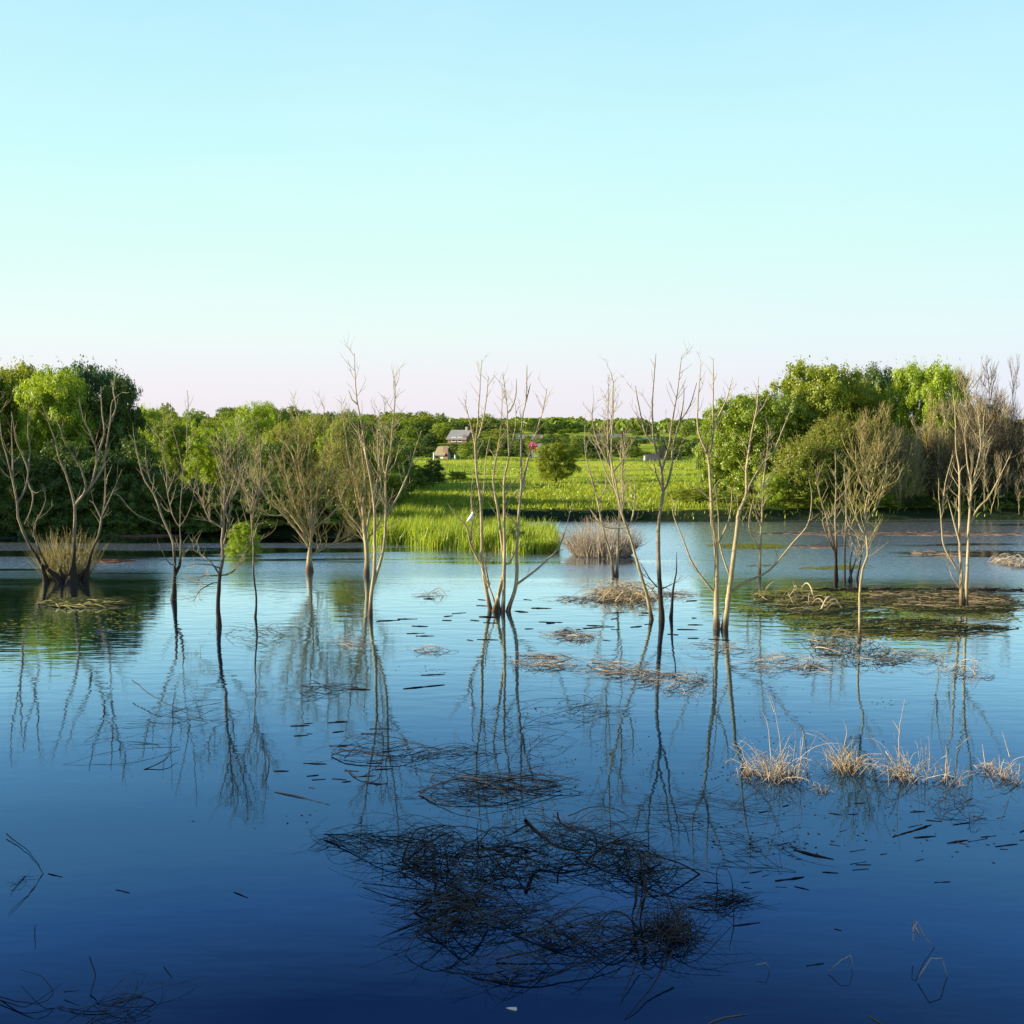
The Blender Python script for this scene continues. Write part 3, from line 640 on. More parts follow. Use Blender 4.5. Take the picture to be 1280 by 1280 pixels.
dead_tree('broad fan shaped dead tree on a short pale trunk', [
 (6.8, [(232, 985), (233, 920), (236, 850), (240, 800)]),
 (-2.6, [(233, 880), (180, 810), (120, 740), (60, 680), (20, 620), (0, 540), (-10, 470)]), (-2.2, [(234, 865), (190, 790), (150, 740), (70, 640), (60, 590)]),
 (-2.8, [(237, 840), (232, 740), (200, 640), (175, 540), (150, 460), (95, 400)]), (-2.8, [(240, 830), (260, 720), (265, 620), (300, 570), (300, 500), (350, 470)]),
 (-2.8, [(240, 800), (265, 640), (280, 560), (300, 460), (290, 330), (295, 270)]), (-2.2, [(237, 820), (215, 700), (205, 600), (185, 500), (185, 280)]),
 (-2.4, [(243, 800), (310, 690), (355, 640), (330, 540), (345, 430), (330, 310)]), (-2, [(236, 840), (170, 700), (130, 560), (110, 450)]), (-1.8, [(240, 790), (240, 640), (225, 520), (240, 400), (250, 300)]),
 (-2, [(245, 800), (330, 730), (390, 640), (400, 560), (385, 470)]), (-1.6, [(262, 660), (330, 600), (380, 610)]), (-1.5, [(120, 740), (60, 740), (10, 700)]),
 (-2, [(245, 905), (300, 880), (350, 850), (385, 830), (425, 825)]), (-1.2, [(255, 890), (265, 840), (255, 790)]), (-1.2, [(350, 850), (380, 770), (375, 700)])],
 mat='pale', tmat='ochre', dens=2.3, L0=1.15, r0=.016, seed=8, group=GD, up=1.1, **r3)
dead_tree('twiggy dead tree on a pale trunk close behind the tall forked dead tree', [
 (5, [(478, 1000), (482, 900), (470, 800), (460, 700), (430, 590), (400, 480), (385, 370), (370, 290)]),
 (-2, [(470, 800), (440, 700), (420, 560), (430, 420)]), (-2, [(475, 830), (500, 700), (530, 560), (540, 400), (535, 300)]), (-1.8, [(470, 820), (420, 760), (370, 690), (350, 600)]),
 (-1.8, [(462, 710), (470, 560), (455, 430), (470, 330)]), (-1.6, [(478, 860), (430, 790), (400, 760)]), (-1.5, [(478, 850), (540, 760), (560, 680)])],
 mat='pale', tmat='ochre', dens=2.1, L0=1.1, r0=.015, seed=9, group=GD, up=1.1, **r3)
dead_tree('tall forked dead tree left of the reed bed with a dark right hand trunk', [
 (4, [(494, 1172), (500, 1080), (514, 960), (516, 800), (514, 700), (500, 600), (480, 500), (460, 350), (440, 260), (430, 170), (425, 40)]),
 (-3, [(503, 1060), (532, 960), (555, 850), (560, 740), (562, 560), (582, 460), (592, 340), (600, 200), (592, 120)]),
 (-1.6, [(561, 570), (545, 520), (552, 440), (540, 340)]), (-1.8, [(568, 730), (610, 660), (650, 570), (680, 480), (715, 375)]), (-1.4, [(478, 490), (450, 400), (400, 330)]), (-1.3, [(440, 270), (415, 240), (400, 200)]),
 (-1.4, [(515, 720), (540, 620), (530, 500), (525, 400), (535, 300)]), (-1.3, [(562, 560), (600, 520), (620, 430)])],
 mat='pale', dens=1.3, L0=.8, seed=10, group=GD, **r3)
r4 = dict(s=3.458, ox=520)
dead_tree('large dead tree of many trunks from one reddish base in front of the reed bed', [
 (4, [(322, 1150), (300, 1040), (290, 960), (285, 850), (280, 700), (265, 570), (258, 450), (270, 310), (285, 70)]),
 (-1.3, [(262, 460), (240, 370), (210, 240)]), (-1.3, [(263, 430), (290, 330), (305, 240), (313, 140)]),
 (3.8, [(338, 1155), (370, 1030), (382, 950), (370, 850), (350, 700), (335, 580), (345, 500), (365, 350), (372, 190)]),
 (3.8, [(375, 1155), (380, 1000), (382, 850), (380, 600), (400, 480), (395, 300), (375, 120)]), (-1.3, [(397, 310), (430, 230), (434, 150)]),
 (4, [(398, 1155), (430, 1040), (432, 900), (440, 760), (455, 640), (455, 500), (460, 330), (475, 240), (480, 90)]), (-1, [(475, 250), (495, 170)]),
 (-2.2, [(455, 640), (485, 500), (515, 400), (545, 300), (566, 190)]), (-2.2, [(434, 1040), (500, 990), (570, 930), (620, 870), (650, 780), (672, 700)]),
 (-2.6, [(284, 965), (235, 860), (220, 790), (175, 740), (138, 690)]), (-1.2, [(345, 500), (320, 455)]), (-1.2, [(240, 860), (240, 740), (240, 640), (250, 560)]),
 (-1.5, [(383, 960), (405, 950), (440, 880), (495, 860)]), (-1.3, [(325, 1070), (305, 980), (300, 900)]), (-1.5, [(385, 650), (430, 590), (455, 560)]),
 (-1.4, [(384, 720), (420, 640), (440, 620)]), (-1.3, [(440, 800), (400, 730)]), (2, [(350, 1155), (330, 1090), (290, 990), (275, 930)]), (3, [(360, 1155), (355, 1080), (370, 1020)]), (-1.2, [(290, 700), (300, 500), (320, 400)]), (-1.1, [(400, 480), (430, 360), (430, 260)])],
 mat='pale', dens=1.15, L0=.62, r0=.012, seed=11, group=GD, **r4)
r5 = dict(s=3.458, ox=700)
dead_tree('twin stemmed thin dead tree farther back beside the pale dead bush', [
 (2.4, [(232, 1003), (215, 900), (180, 780), (160, 680), (130, 560), (110, 470), (108, 340)]), (2.6, [(246, 1003), (250, 850), (255, 700), (225, 560), (210, 500), (205, 380), (212, 130)]),
 (-1.4, [(252, 760), (270, 700), (265, 600), (270, 500), (262, 390)]), (-1.3, [(175, 780), (120, 700)]), (-1.3, [(215, 520), (170, 440), (140, 330), (145, 250)]), (-1.2, [(208, 420), (225, 300), (228, 180)]), (-1.2, [(160, 680), (200, 620), (190, 540)])],
 mat='pale', dens=1.5, L0=.7, seed=12, group=GD, **r5)
dead_tree('leaning dead tree curving left from the base beside the tall single dead tree', [
 (3.8, [(396, 1190), (378, 1100), (345, 990), (300, 830), (265, 730), (240, 600), (215, 480), (195, 400), (190, 300)]),
 (-1.8, [(250, 660), (225, 560), (222, 400), (232, 200), (220, 120)]), (-1.5, [(243, 640), (200, 560), (170, 480), (150, 430)]), (-1.5, [(300, 800), (320, 700), (325, 560)]),
 (-1.4, [(270, 740), (275, 600), (262, 480), (265, 400)]), (-1.2, [(290, 790), (200, 790), (120, 700)]), (-1, [(230, 560), (280, 480), (275, 380)])], mat='pale', dens=1.6, L0=.75, seed=13, group=GD, **r5)
dead_tree('tall single dead tree with a dark trunk and three long raised limbs', [
 (5.4, [(440, 1193), (435, 1060), (430, 950), (428, 800), (432, 740), (448, 640), (437, 530), (410, 430), (400, 300), (405, 180), (415, 40)]),
 (-2.2, [(440, 545), (470, 440), (490, 320), (510, 190), (525, 55)]), (-2.2, [(452, 645), (480, 540), (487, 450), (520, 340), (560, 270), (592, 165)]),
 (-1.6, [(410, 430), (370, 390), (345, 290), (325, 180)]), (-1.2, [(434, 1070), (460, 1050), (500, 1030)]), (-1.2, [(520, 345), (535, 240), (535, 180)]), (-1, [(430, 1060), (390, 1020), (350, 950)]), (-1.2, [(447, 640), (415, 560), (400, 480)])],
 mat='wetbark', dens=1.0, L0=.7, seed=14, group=GD, **r5)
dead_tree('short bare dark stub close right of the tall single dead tree', [(3.2, [(480, 1182), (490, 1060), (503, 990), (505, 900)])], mat='sodden', dens=0, seed=15, group=GD, name='tree_stub', **r5)
r6 = dict(s=3.458, ox=840)
dead_tree('stout two trunked dead tree, sunlit ochre, with long side branches low on both sides', [
 (6.2, [(192, 1232), (195, 1080), (196, 900), (175, 740), (170, 600), (155, 480), (120, 400), (110, 300), (125, 80)]),
 (-2, [(157, 485), (180, 380), (178, 250), (178, 60)]), (-1.4, [(180, 350), (235, 240), (262, 145)]),
 (6.4, [(226, 1232), (245, 1080), (265, 920), (280, 800), (287, 720), (320, 640), (320, 540), (345, 370), (365, 270), (375, 140)]), (-1.4, [(364, 310), (395, 270), (417, 215)]),
 (-1.8, [(318, 640), (370, 555), (400, 515), (440, 470), (480, 370), (512, 285)]),
 (-2, [(190, 1085), (130, 1010), (80, 930), (40, 830), (5, 740), (0, 660)]), (-2.2, [(255, 1075), (310, 1030), (370, 1005), (420, 975), (480, 910), (520, 860), (580, 790), (600, 720), (603, 640), (590, 580)]),
 (-1.8, [(198, 870), (235, 790), (255, 720), (258, 620)]), (-1.6, [(247, 1000), (225, 930), (205, 860), (200, 750), (185, 620)]), (-1.1, [(150, 480), (115, 440)]), (-1, [(318, 560), (330, 480), (300, 400)])],
 mat='pale', dens=.85, L0=.6, seed=16, group=GD, **r6)
dead_tree('small thin dead tree standing behind the stout two trunked one', [
 (2.4, [(378, 1003), (380, 900), (386, 760), (395, 600), (415, 420), (418, 350)]), (-1.4, [(379, 890), (335, 800), (340, 720), (360, 650)]), (-1.2, [(384, 800), (350, 690)]), (-1, [(390, 620), (430, 560), (470, 520)])],
 mat='pale', dens=1.4, L0=.8, seed=17, group=GD, **r6)
dead_tree('cluster of thin bare poles in the water in front of the olive willow thicket', [
 (2.6, [(705, 1022), (705, 900), (670, 760), (635, 640), (620, 540)]), (2.4, [(712, 1022), (710, 860), (705, 760), (712, 600), (705, 460)]), (1.8, [(746, 1025), (748, 860), (755, 700), (745, 560)]),
 (2, [(775, 1025), (770, 950), (790, 850)]), (1.8, [(798, 1020), (820, 900), (800, 820)]), (1.6, [(765, 1025), (800, 920), (815, 880)]), (-1.3, [(700, 900), (650, 760), (700, 730)]), (-1.4, [(706, 760), (740, 700)])],
 mat='wetbark', dens=1.4, L0=.9, seed=18, group=GD, **r6)
r7 = dict(s=3.458, ox=1020)
dead_tree('crooked thin dead tree rising from the straw mat in front of the pole cluster', [
 (2.7, [(190, 1265), (190, 1100), (203, 970), (222, 915), (212, 800), (212, 700), (240, 600), (265, 480), (270, 400)]), (-1.8, [(212, 830), (170, 740), (130, 620), (120, 560)]), (-1.7, [(207, 780), (230, 640), (200, 500), (205, 420)]),
 (-1.3, [(195, 830), (140, 780), (125, 700)]), (-1.4, [(215, 770), (270, 690), (300, 560), (310, 470)]), (-1.2, [(225, 650), (180, 560), (170, 440)])],
 mat='pale', tmat='ochre', dens=1.9, L0=1.0, seed=19, group=GD, up=1.1, **r7)
dead_tree('tall two trunked dead tree near the right edge rising from the straw mat', [
 (3.3, [(628, 1135), (628, 1000), (622, 860), (620, 700), (620, 560), (605, 450), (600, 300), (590, 190)]), (3.5, [(648, 1135), (655, 960), (665, 780), (675, 650), (690, 560), (715, 460), (712, 380), (690, 210)]),
 (-2, [(678, 640), (655, 520), (640, 400), (615, 310)]), (-2.2, [(662, 790), (700, 710), (740, 670), (790, 580), (840, 480)]), (-2, [(628, 1010), (590, 940), (550, 870), (540, 750), (530, 640), (530, 580)]),
 (-2, [(620, 850), (590, 740), (570, 670)]), (-1.2, [(541, 760), (560, 600), (590, 480)]), (-1.3, [(668, 700), (650, 640)]), (-1.3, [(605, 760), (600, 680)]), (-1, [(625, 1060), (590, 1010), (570, 960)]), (-1, [(715, 440), (725, 330), (715, 250)])],
 mat='pale', dens=.9, L0=.75, seed=20, group=GD, **r7)

# ---------------------------------------------------------------- bare bank trees
def bare_proto(seed, twm=1.0):
    rs = np.random.RandomState(seed); A, B = Tubes(), Tubes()
    n = 14; z = np.linspace(-.03, .97, n); wob = np.cumsum(rs.normal(size=(n, 2))*.012, 0); wob -= wob[0]
    main = np.column_stack([wob, z]); rad = .011*(1.12-z); A.add(main, rad, 6, 1, .08)
    def shoots(pts, rad, k, L0, r0, dep, lo):
        for _ in range(k):
            u = lo+(1-lo)*rs.rand(); i = min(len(pts)-2, int(u*(len(pts)-1))); p = pts[i]; t = pts[i+1]-pts[i]; t /= np.linalg.norm(t)
            a = rs.normal(size=3); a[2] *= .2; a /= np.linalg.norm(a); d = t*.7+a*.65; L = L0*rs.uniform(.5, 1.1)*(1.2-.5*u); m_ = 6; q = [p]
            for j in range(m_):
                d = d+np.array([0, 0, .14])+rs.normal(size=3)*.12; d /= np.linalg.norm(d); q.append(q[-1]+d*L/m_)
            q = np.array(q); (A if dep == 3 else B).add(q, r0*np.linspace(1, .35, m_+1), 4 if dep == 3 else 3, rs.rand()*6)
            if dep > 1: shoots(q, None, int((9 if dep == 3 else 6)*twm), L0*.5, r0*.5, dep-1, .15)
    shoots(main, rad, 15, .36, .0055, 3, .25)
    return (mesh('trunk', np.concatenate(A.V), np.concatenate(A.Q), True), mesh('twigs', np.concatenate(B.V), np.concatenate(B.Q), True))
BP = [bare_proto(60+k, .8) for k in range(4)]+[bare_proto(70+k, .25) for k in range(3)]
for a, b in BP: a.materials.append(M['pale']); b.materials.append(M['twig'])
def bare(label, px, topy, wpx, Yd, v, tm='pale', wm='twig', group=None, rot=0, lean=(0, 0)):
    x = (px-CX)/F*Yd; z = max(float(ground_z(x, Yd)), -.1); top = P(px, topy, Yd)[2]
    o = empty('bare_tree', (x, Yd, z), label, 'bare tree', group); ww = wpx*pxm(Yd)*1.8; o.scale = (ww, ww, top-z); o.rotation_euler = (lean[0], lean[1], rot)
    for nm, me_, mt in (('trunk', BP[v][0], tm), ('twigs', BP[v][1], wm)):
        c = link(nm, me_, None, o); c.material_slots[0].link = 'OBJECT'; c.material_slots[0].material = M[mt]
        if nm == 'twigs': tag(c, kind='stuff')
    return o
GBB = 'bare trees crowding the right bank'
rs = np.random.RandomState(31)
for k, (px, ty, wd, Yd, tm, wm, lab) in enumerate([
 (1232, 462, 60, 92, 'brown', 'brown', 'tallest greyish brown bare tree standing out over the right bank wood'), (1265, 466, 34, 90, 'brown', 'brown', 'thin bare tree against the sky at the right edge'),
 (1205, 478, 60, 89, 'pale', 'twig', 'twiggy bare tree right beside the lime green crown on the right'), (1250, 498, 60, 88, 'brown', 'twig', 'brown bare tree behind the two trunked dead tree at the right'),
 (1275, 520, 50, 87, 'pale', 'brown', 'bare tree cut by the right edge'), (1222, 512, 60, 86, 'brown', 'twig', 'brownish bare tree in the middle of the bare thicket'),
 (1190, 515, 56, 87, 'pale', 'twig', 'bare tree with a pale trunk under the lime green crown'), (1160, 500, 50, 88, 'pale', 'ochre', 'bare tree left of the pale trunked one under the lime crown'),
 (1140, 530, 50, 85, 'pale', 'twig', 'bare tree with a straight pale trunk right of the olive thicket'), (1103, 518, 56, 84, 'pale', 'ochre', 'bare ochre tree at the right side of the olive thicket'), (1125, 545, 46, 84.5, 'pale', 'twig', 'shorter bare tree between the olive thicket and the bare thicket'),
 (1078, 520, 60, 84, 'twig', 'ochre', 'bare ochre tree in the middle of the olive thicket')]):
    bare(lab, px, ty, wd, Yd, k % 4, tm, wm, GBB, rs.uniform(0, 6))
for k in range(30):
    px = rs.uniform(1120, 1300); ty = rs.uniform(545, 612); Yd = rs.uniform(82.5, 86)
    bare('slim pale trunk among the many along the right bank waterline', px, ty, rs.uniform(18, 36), Yd, 4+k % 3, 'pale', 'twig', 'slim trunks along the right bank waterline', rs.uniform(0, 6), (rs.uniform(-.08, .08), rs.uniform(-.16, .16)))
# olive willow thicket: many fine upright stems with small leaves along them
def fan_bush(name, label, cat, px, Yd, topy, wpx, n, leafs, seed, lm, sm, group=None):
    rs = np.random.RandomState(seed); x = (px-CX)/F*Yd; z = max(float(ground_z(x, Yd)), -.1); H = P(px, topy, Yd)[2]-z; hw = wpx/2*pxm(Yd)
    T, B, C, D = Tubes(), Tubes(), [], []
    for k in range(n):
        u = unit_dirs(rs, 1)[0]; u[2] = abs(u[2]); el = rs.rand()**.7
        tip = np.array([u[0]*hw*1.0, u[1]*hw*.9, 0])*math.sqrt(max(0, 1-el**2.4))*rs.uniform(.75, 1.0)/max(.35, math.hypot(u[0], u[1])); tip = np.clip(tip, -hw, hw); tip[2] = H*(.22+.78*el)*rs.uniform(.85, 1.0)
        b = np.array([tip[0]*.22, tip[1]*.22, -.1]); t = np.linspace(0, 1, 9)[:, None]
        q = b+(tip-b)*np.column_stack([t[:, 0]**1.35, t[:, 0]**1.35, t[:, 0]**.85]); q[1:] += np.cumsum(rs.normal(size=(8, 3))*.04, 0)
        (B if k % 9 == 0 else T).add(q, (.035 if k % 9 == 0 else .014)*np.linspace(1.2, .4, 9), 4 if k % 9 == 0 else 3, rs.rand()*6)
        for _ in range(5):
            i = rs.randint(2, 8); d = (q[i]-q[i-1]); d = d/np.linalg.norm(d)+rs.normal(size=3)*.4; f = q[i]+d*np.linspace(0, .5+.5*rs.rand(), 4)[:, None]; T.add(f, .009, 3)
            m_ = int(leafs*.5); w_ = rs.rand(m_, 1); C.append(f[0]+(f[-1]-f[0])*w_+rs.normal(size=(m_, 3))*.1)
        w_ = .25+.75*rs.rand(leafs); ii = (w_*7.99).astype(int); C.append(q[ii]+(q[np.minimum(ii+1, 8)]-q[ii])*rs.rand(leafs, 1)+rs.normal(size=(leafs, 3))*.13)
    o = empty(name, (x, Yd, z), label, cat, group)
    t = link('twigs', mesh('twigs', np.concatenate(T.V), np.concatenate(T.Q), True, M[sm]), None, o); tag(t, kind='stuff')
    link('stems', mesh('stems', np.concatenate(B.V), np.concatenate(B.Q), True, M[sm]), None, o)
    if leafs:
        C = np.concatenate(C); L = rs.uniform(.05, .1, len(C)); link('foliage', leaf_mesh('foliage', C, C*np.array([1, 1, .6])/hw+rs.normal(size=C.shape)*.6, L, L*.5, rs), M[lm], o)
    return o
GO = 'olive willow bushes of the right thicket'
fan_bush('willow_bush', 'rounded yellow green willow bush at the left end of the right thicket', 'bush', 1003, 84.5, 545, 78, 330, 34, 501, 'olive', 'ochre', GO)
fan_bush('willow_bush', 'largest olive willow bush in the middle of the right thicket', 'bush', 1043, 86, 514, 104, 520, 34, 502, 'olive', 'ochre', GO)
fan_bush('willow_bush', 'twiggy olive willow bush at the right of the thicket', 'bush', 1088, 85.5, 516, 84, 420, 13, 503, 'olive', 'ochre', GO)
fan_bush('willow_bush', 'brownish twiggy bush right of the olive thicket with few leaves', 'bush', 1128, 85, 535, 60, 260, 6, 504, 'olive', 'twig', GO)
fan_bush('bare_bush', 'bare brown bush between the two trunked dead tree and the olive thicket', 'bush', 1172, 86, 528, 70, 240, 2, 505, 'olive', 'brown', GO)
fan_bush('bare_bush', 'tall bare brown bush behind the two trunked dead tree', 'bush', 1218, 87, 505, 84, 300, 2, 506, 'olive', 'brown', GO)
fan_bush('bare_bush', 'bare brown bush by the right edge of the photo', 'bush', 1268, 87, 525, 80, 260, 2, 507, 'olive', 'brown', GO)
fan_bush('bare_bush', 'tallest greyish brown bare bush of the right bank skyline', 'bush', 1236, 90, 474, 96, 420, 3, 509, 'olive', 'brown', GO)
fan_bush('willow_bush', 'olive green twiggy bush behind the tall forked dead tree', 'bush', 440, 71.5, 588, 60, 200, 24, 508, 'olive', 'ochre')

# ---------------------------------------------------------------- brush, tufts and mats on the water
def wands(T, c, rx, ry, n, rs, L, r, zmax, ang=0.0, aspread=.5, B=None, curve=.5, fork=2, root=None):
    for k in range(n):
        a0 = rs.uniform(0, 6.28); q = math.sqrt(rs.rand()); u = np.array([math.cos(a0)*rx*q, math.sin(a0)*ry*q])
        if root is not None: u = u*.35+np.array(root)
        hd = ang+rs.normal()*aspread+(math.pi if rs.rand() < .5 and root is None else 0)
        ln = L*rs.uniform(.45, 1.2); m_ = 9; bend = rs.normal()*curve/m_*1.6; t = np.linspace(0, 1, m_+1)
        h = zmax*rs.rand()**1.5; z = h*np.sin(math.pi*t*rs.uniform(.75, 1.2))+rs.uniform(-.04, .05)
        p = [np.array([c[0]+u[0], c[1]+u[1]])]; 
        for j in range(m_):
            hd += bend+rs.normal()*.13; p.append(p[-1]+np.array([math.cos(hd), math.sin(hd)])*ln/m_)
        p = np.array(p); p -= (p.mean(0)-p[0])*(0.6 if root is None else 0)
        pts = np.column_stack([p, z]); rr = r*rs.uniform(.55, 1.2)
        big = B is not None and k % 7 == 0 and n >= 40
        (B if big else T).add(pts, rr*(2.0 if big else 1)*np.linspace(1.1, .4, m_+1), 5 if big else 3, rs.rand()*6)
        for _ in range(fork):
            i = rs.randint(2, m_-1); d = pts[i+1]-pts[i]; d /= np.linalg.norm(d)+1e-9; s_ = ln*rs.uniform(.15, .4); f = [pts[i]]; d = d+np.array([rs.normal()*.5, rs.normal()*.5, rs.normal()*.25])
            for j in range(4): d = d+rs.normal(size=3)*.15; d /= np.linalg.norm(d); f.append(f[-1]+d*s_/4)
            T.add(f, rr*.55*np.linspace(1, .5, 5), 3, 1)
def brush(label, px, py, wpx, hpx, n, seed, L=1.2, r=.008, zmax=.3, mat='sodden', bmat=None, ang=0.0, asp=.45, traced=(), name='brush_pile', cat='dead brush', group='piles of dead brush in the lake', curve=.5, root=None, fork=2, parts=()):
    rs = np.random.RandomState(seed); c = W(px, py); y0, y1 = W(px, py+hpx/2)[1], W(px, py-hpx/2)[1]
    if mat == 'sodden': n = int(n*.37) if n > 40 else n; L *= 1.4; r *= .75; zmax *= 1.1
    T, B = Tubes(), Tubes(); wands(T, c, wpx/2*pxm(c[1])*.95, (y1-y0)/2*1.05, n, rs, L, r, zmax, ang, asp, B, curve, fork, root)
    for (px_, py_, w_, h_, n_, ang_) in parts:
        n_ = int(n_*.7); c2 = W(px_, py_); a, b = W(px_, py_+h_/2)[1], W(px_, py_-h_/2)[1]; wands(T, c2, w_/2*pxm(c2[1])*.8, (b-a)/2*.8, n_, rs, L, r, zmax, ang_, asp, B, curve, fork, None)
    o = empty(name, (c[0], c[1], 0), label, cat, group)
    t = T.build('twigs', M[bmat or mat], o); tag(t, kind='stuff'); B.build('branches', M[mat], o)
    if n > 80:
        m_ = n*6; a_ = rs.uniform(0, 6.28, m_); q_ = rs.rand(m_)**.7; lp = np.column_stack([np.cos(a_)*q_*wpx/2*pxm(c[1]), np.sin(a_)*q_*(y1-y0)/2, rs.uniform(.003, zmax*.35, m_)*(rs.rand(m_) < .4)+.004]); L_ = rs.uniform(.01, .05, m_)
        tag(link('litter', leaf_mesh('litter', lp, rs.normal(size=(m_, 3))*.5+[0, 0, 1], L_, L_*.4, rs), M[bmat or mat], o), kind='stuff')
    for rp, pts in traced:     # (radius px, [(px,py,z)...])
        q = np.array([W(a, b, z) for a, b, z in pts]); q = smooth_line(q, .12); q = wander(q, rs, .006); Y_ = q[:, 1].mean(); TT = Tubes()
        TT.add(q, (rp if rp > 2.4 else rp*.62)*pxm(Y_)*.85*np.linspace(1.1, .35, len(q)), 6, 1, .1); TT.build('branch', M[mat], o)
    return o
brush('small dark brush pile in open water left of the large ones', 478, 938, 118, 26, 60, 101, 1.0, .009, .22, traced=[(1.6, [(414, 944, .02), (440, 938, .15), (500, 946, .1), (540, 934, .05)]), (1.5, [(432, 962, .0), (450, 972, .03), (470, 960, .12), (478, 950, .1)]), (1, [(430, 948, .02), (455, 930, .2), (520, 926, .2)])])
brush('wide flat dark brush pile just above the biggest tangle', 625, 984, 165, 34, 190, 102, 1.35, .0085, .26, asp=.3, traced=[(1.5, [(524, 992, .02), (560, 1006, .05), (610, 1020, .05)]), (1.5, [(524, 992, .02), (555, 980, .2), (620, 975, .25)]), (1.6, [(545, 965, .3), (538, 975, .15), (548, 988, .0)])],
      parts=[(560, 945, 80, 26, 26, .4)])
brush('thin sweep of dark twigs left of the biggest tangle', 445, 1052, 80, 24, 36, 103, .85, .007, .18, asp=.3, traced=[(1.7, [(405, 1043, .05), (440, 1045, .15), (475, 1062, .15), (498, 1085, .05), (500, 1096, 0)]), (1.3, [(408, 1043, .05), (435, 1054, .05), (470, 1068, .05)]), (1.3, [(476, 1068, .2), (479, 1085, .1), (478, 1104, 0)])])
brush('biggest dark tangle of branches in the near water', 600, 1080, 205, 62, 260, 104, 1.15, .0085, .36, bmat='sodtwig', asp=.6, traced=[(2, [(560, 1085, 0), (556, 1062, .3), (562, 1045, .5)]), (1.6, [(598, 1060, 0), (597, 1040, .3), (598, 1024, .55)]), (1.6, [(505, 1050, .2), (545, 1058, .3), (520, 1085, .05)]), (1.5, [(500, 1090, 0), (560, 1104, .1), (640, 1112, .1), (690, 1100, .15)])],
      parts=[(530, 1055, 80, 40, 60, .3), (560, 1130, 130, 36, 90, .2), (640, 1150, 110, 30, 40, .5)])
brush('right half of the dark tangle, arched over the water', 745, 1068, 140, 60, 190, 105, 1.05, .0085, .42, bmat='sodtwig', asp=.7, traced=[(3, [(657, 1026, .6), (668, 1038, .35), (700, 1060, .2), (740, 1062, .15)]), (2.2, [(658, 1032, .55), (640, 1042, .3), (622, 1048, .1)]), (2, [(697, 1016, .6), (700, 1028, .4), (730, 1045, .25), (790, 1075, .05)]), (1.3, [(710, 1020, .3), (745, 1008, .4), (785, 1020, .2), (775, 1040, 0)])],
      parts=[(810, 1090, 90, 36, 60, -.4), (700, 1040, 90, 40, 40, .5)])
brush('long dark brush raft lowest in the middle of the photo with pale dry stalks', 765, 1175, 210, 46, 210, 106, 1.0, .008, .36, bmat='sodtwig', asp=.45, traced=[(3.2, [(806, 1098, .62), (806, 1118, .4), (800, 1150, .0)]), (2.6, [(796, 1104, .5), (795, 1125, .3), (790, 1145, 0)]), (2.2, [(590, 1222, 0), (650, 1226, .05), (700, 1212, .1), (760, 1190, .15), (820, 1170, .1)]), (2, [(620, 1200, .02), (690, 1185, .1), (760, 1168, .2)]), (2.4, [(842, 1188, .25), (820, 1225, .1), (780, 1275, 0)]), (1.6, [(800, 1200, .1), (785, 1230, .05), (775, 1256, 0)])],
      parts=[(565, 1165, 90, 40, 60, .5), (630, 1215, 120, 22, 26, .1), (840, 1160, 70, 44, 60, 1.2)])
brush('dark brush cut by the bottom left corner', 140, 1262, 100, 36, 46, 107, .7, .008, .2, bmat='sodtwig', ang=.5, asp=.35, traced=[(1.5, [(0, 1250, 0), (30, 1258, .05), (60, 1242, .1), (78, 1228, .15)]), (1.3, [(0, 1246, .05), (45, 1255, .1), (66, 1242, .1), (52, 1220, .2), (25, 1212, .1)]), (1.5, [(112, 1196, .25), (120, 1220, .15), (112, 1244, 0), (124, 1255, 0), (160, 1242, .1)]), (1.3, [(80, 1240, .05), (100, 1238, .1)])])
brush('bare twig fan half under water in front of the twin trunk reflections', 210, 905, 130, 66, 46, 108, 1.6, .0075, .16, ang=.7, asp=.5, traced=[(1.3, [(180, 962, 0), (205, 950, .1), (222, 930, .2)]), (1.2, [(165, 850, .3), (200, 875, .2), (258, 902, 0)])], fork=3)
brush('faint twigs on the water below the large many trunked tree', 655, 915, 90, 70, 26, 109, 1.5, .007, .35, ang=1.0, asp=.5)
brush('small curved twig clump right of the tree reflections in the middle', 735, 890, 60, 30, 14, 110, 1.1, .008, .25, ang=.3, asp=.5)
brush('thin twigs spread on the water left of the right hand reed tufts', 885, 1010, 140, 44, 30, 111, 1.3, .006, .15, ang=-.4, asp=.4)
brush('scattered fine twigs on the water under the straw tufts', 955, 1060, 120, 60, 24, 112, .7, .006, .15, ang=-.5, asp=.7)
brush('small dark brush clump with an upright twig cage right of the big tangle', 908, 1128, 62, 14, 34, 113, .6, .008, .14, traced=[(1.2, [(897, 1112, 0), (896, 1090, .3), (903, 1074, .45)]), (1.2, [(903, 1074, .45), (920, 1080, .35), (934, 1088, .2)]), (1.2, [(916, 1116, 0), (914, 1095, .25), (903, 1078, .42)]), (1.4, [(860, 1134, 0), (900, 1130, .05), (948, 1120, 0)]), (1, [(918, 1130, .05), (916, 1160, .02), (912, 1188, 0)])])
brush('faint flat branches in the left near water shaped like an arrow', 20, 1105, 20, 20, 4, 114, .3, .005, .05, traced=[(1.2, [(8, 1042, .05), (36, 1065, .03), (54, 1092, .0)]), (1.2, [(54, 1092, 0), (40, 1112, .0), (10, 1142, .02)]), (1, [(32, 1095, .0), (12, 1118, .02)])])
brush('dark twigs knot by the right edge below the straw tufts', 1200, 1012, 60, 26, 18, 115, .7, .007, .18, ang=.4, asp=.7)
brush('brown twigs caught on the water at the foot of the fan shaped tree reflection', 410, 862, 70, 18, 26, 116, .9, .008, .15, mat='brown', asp=.4)
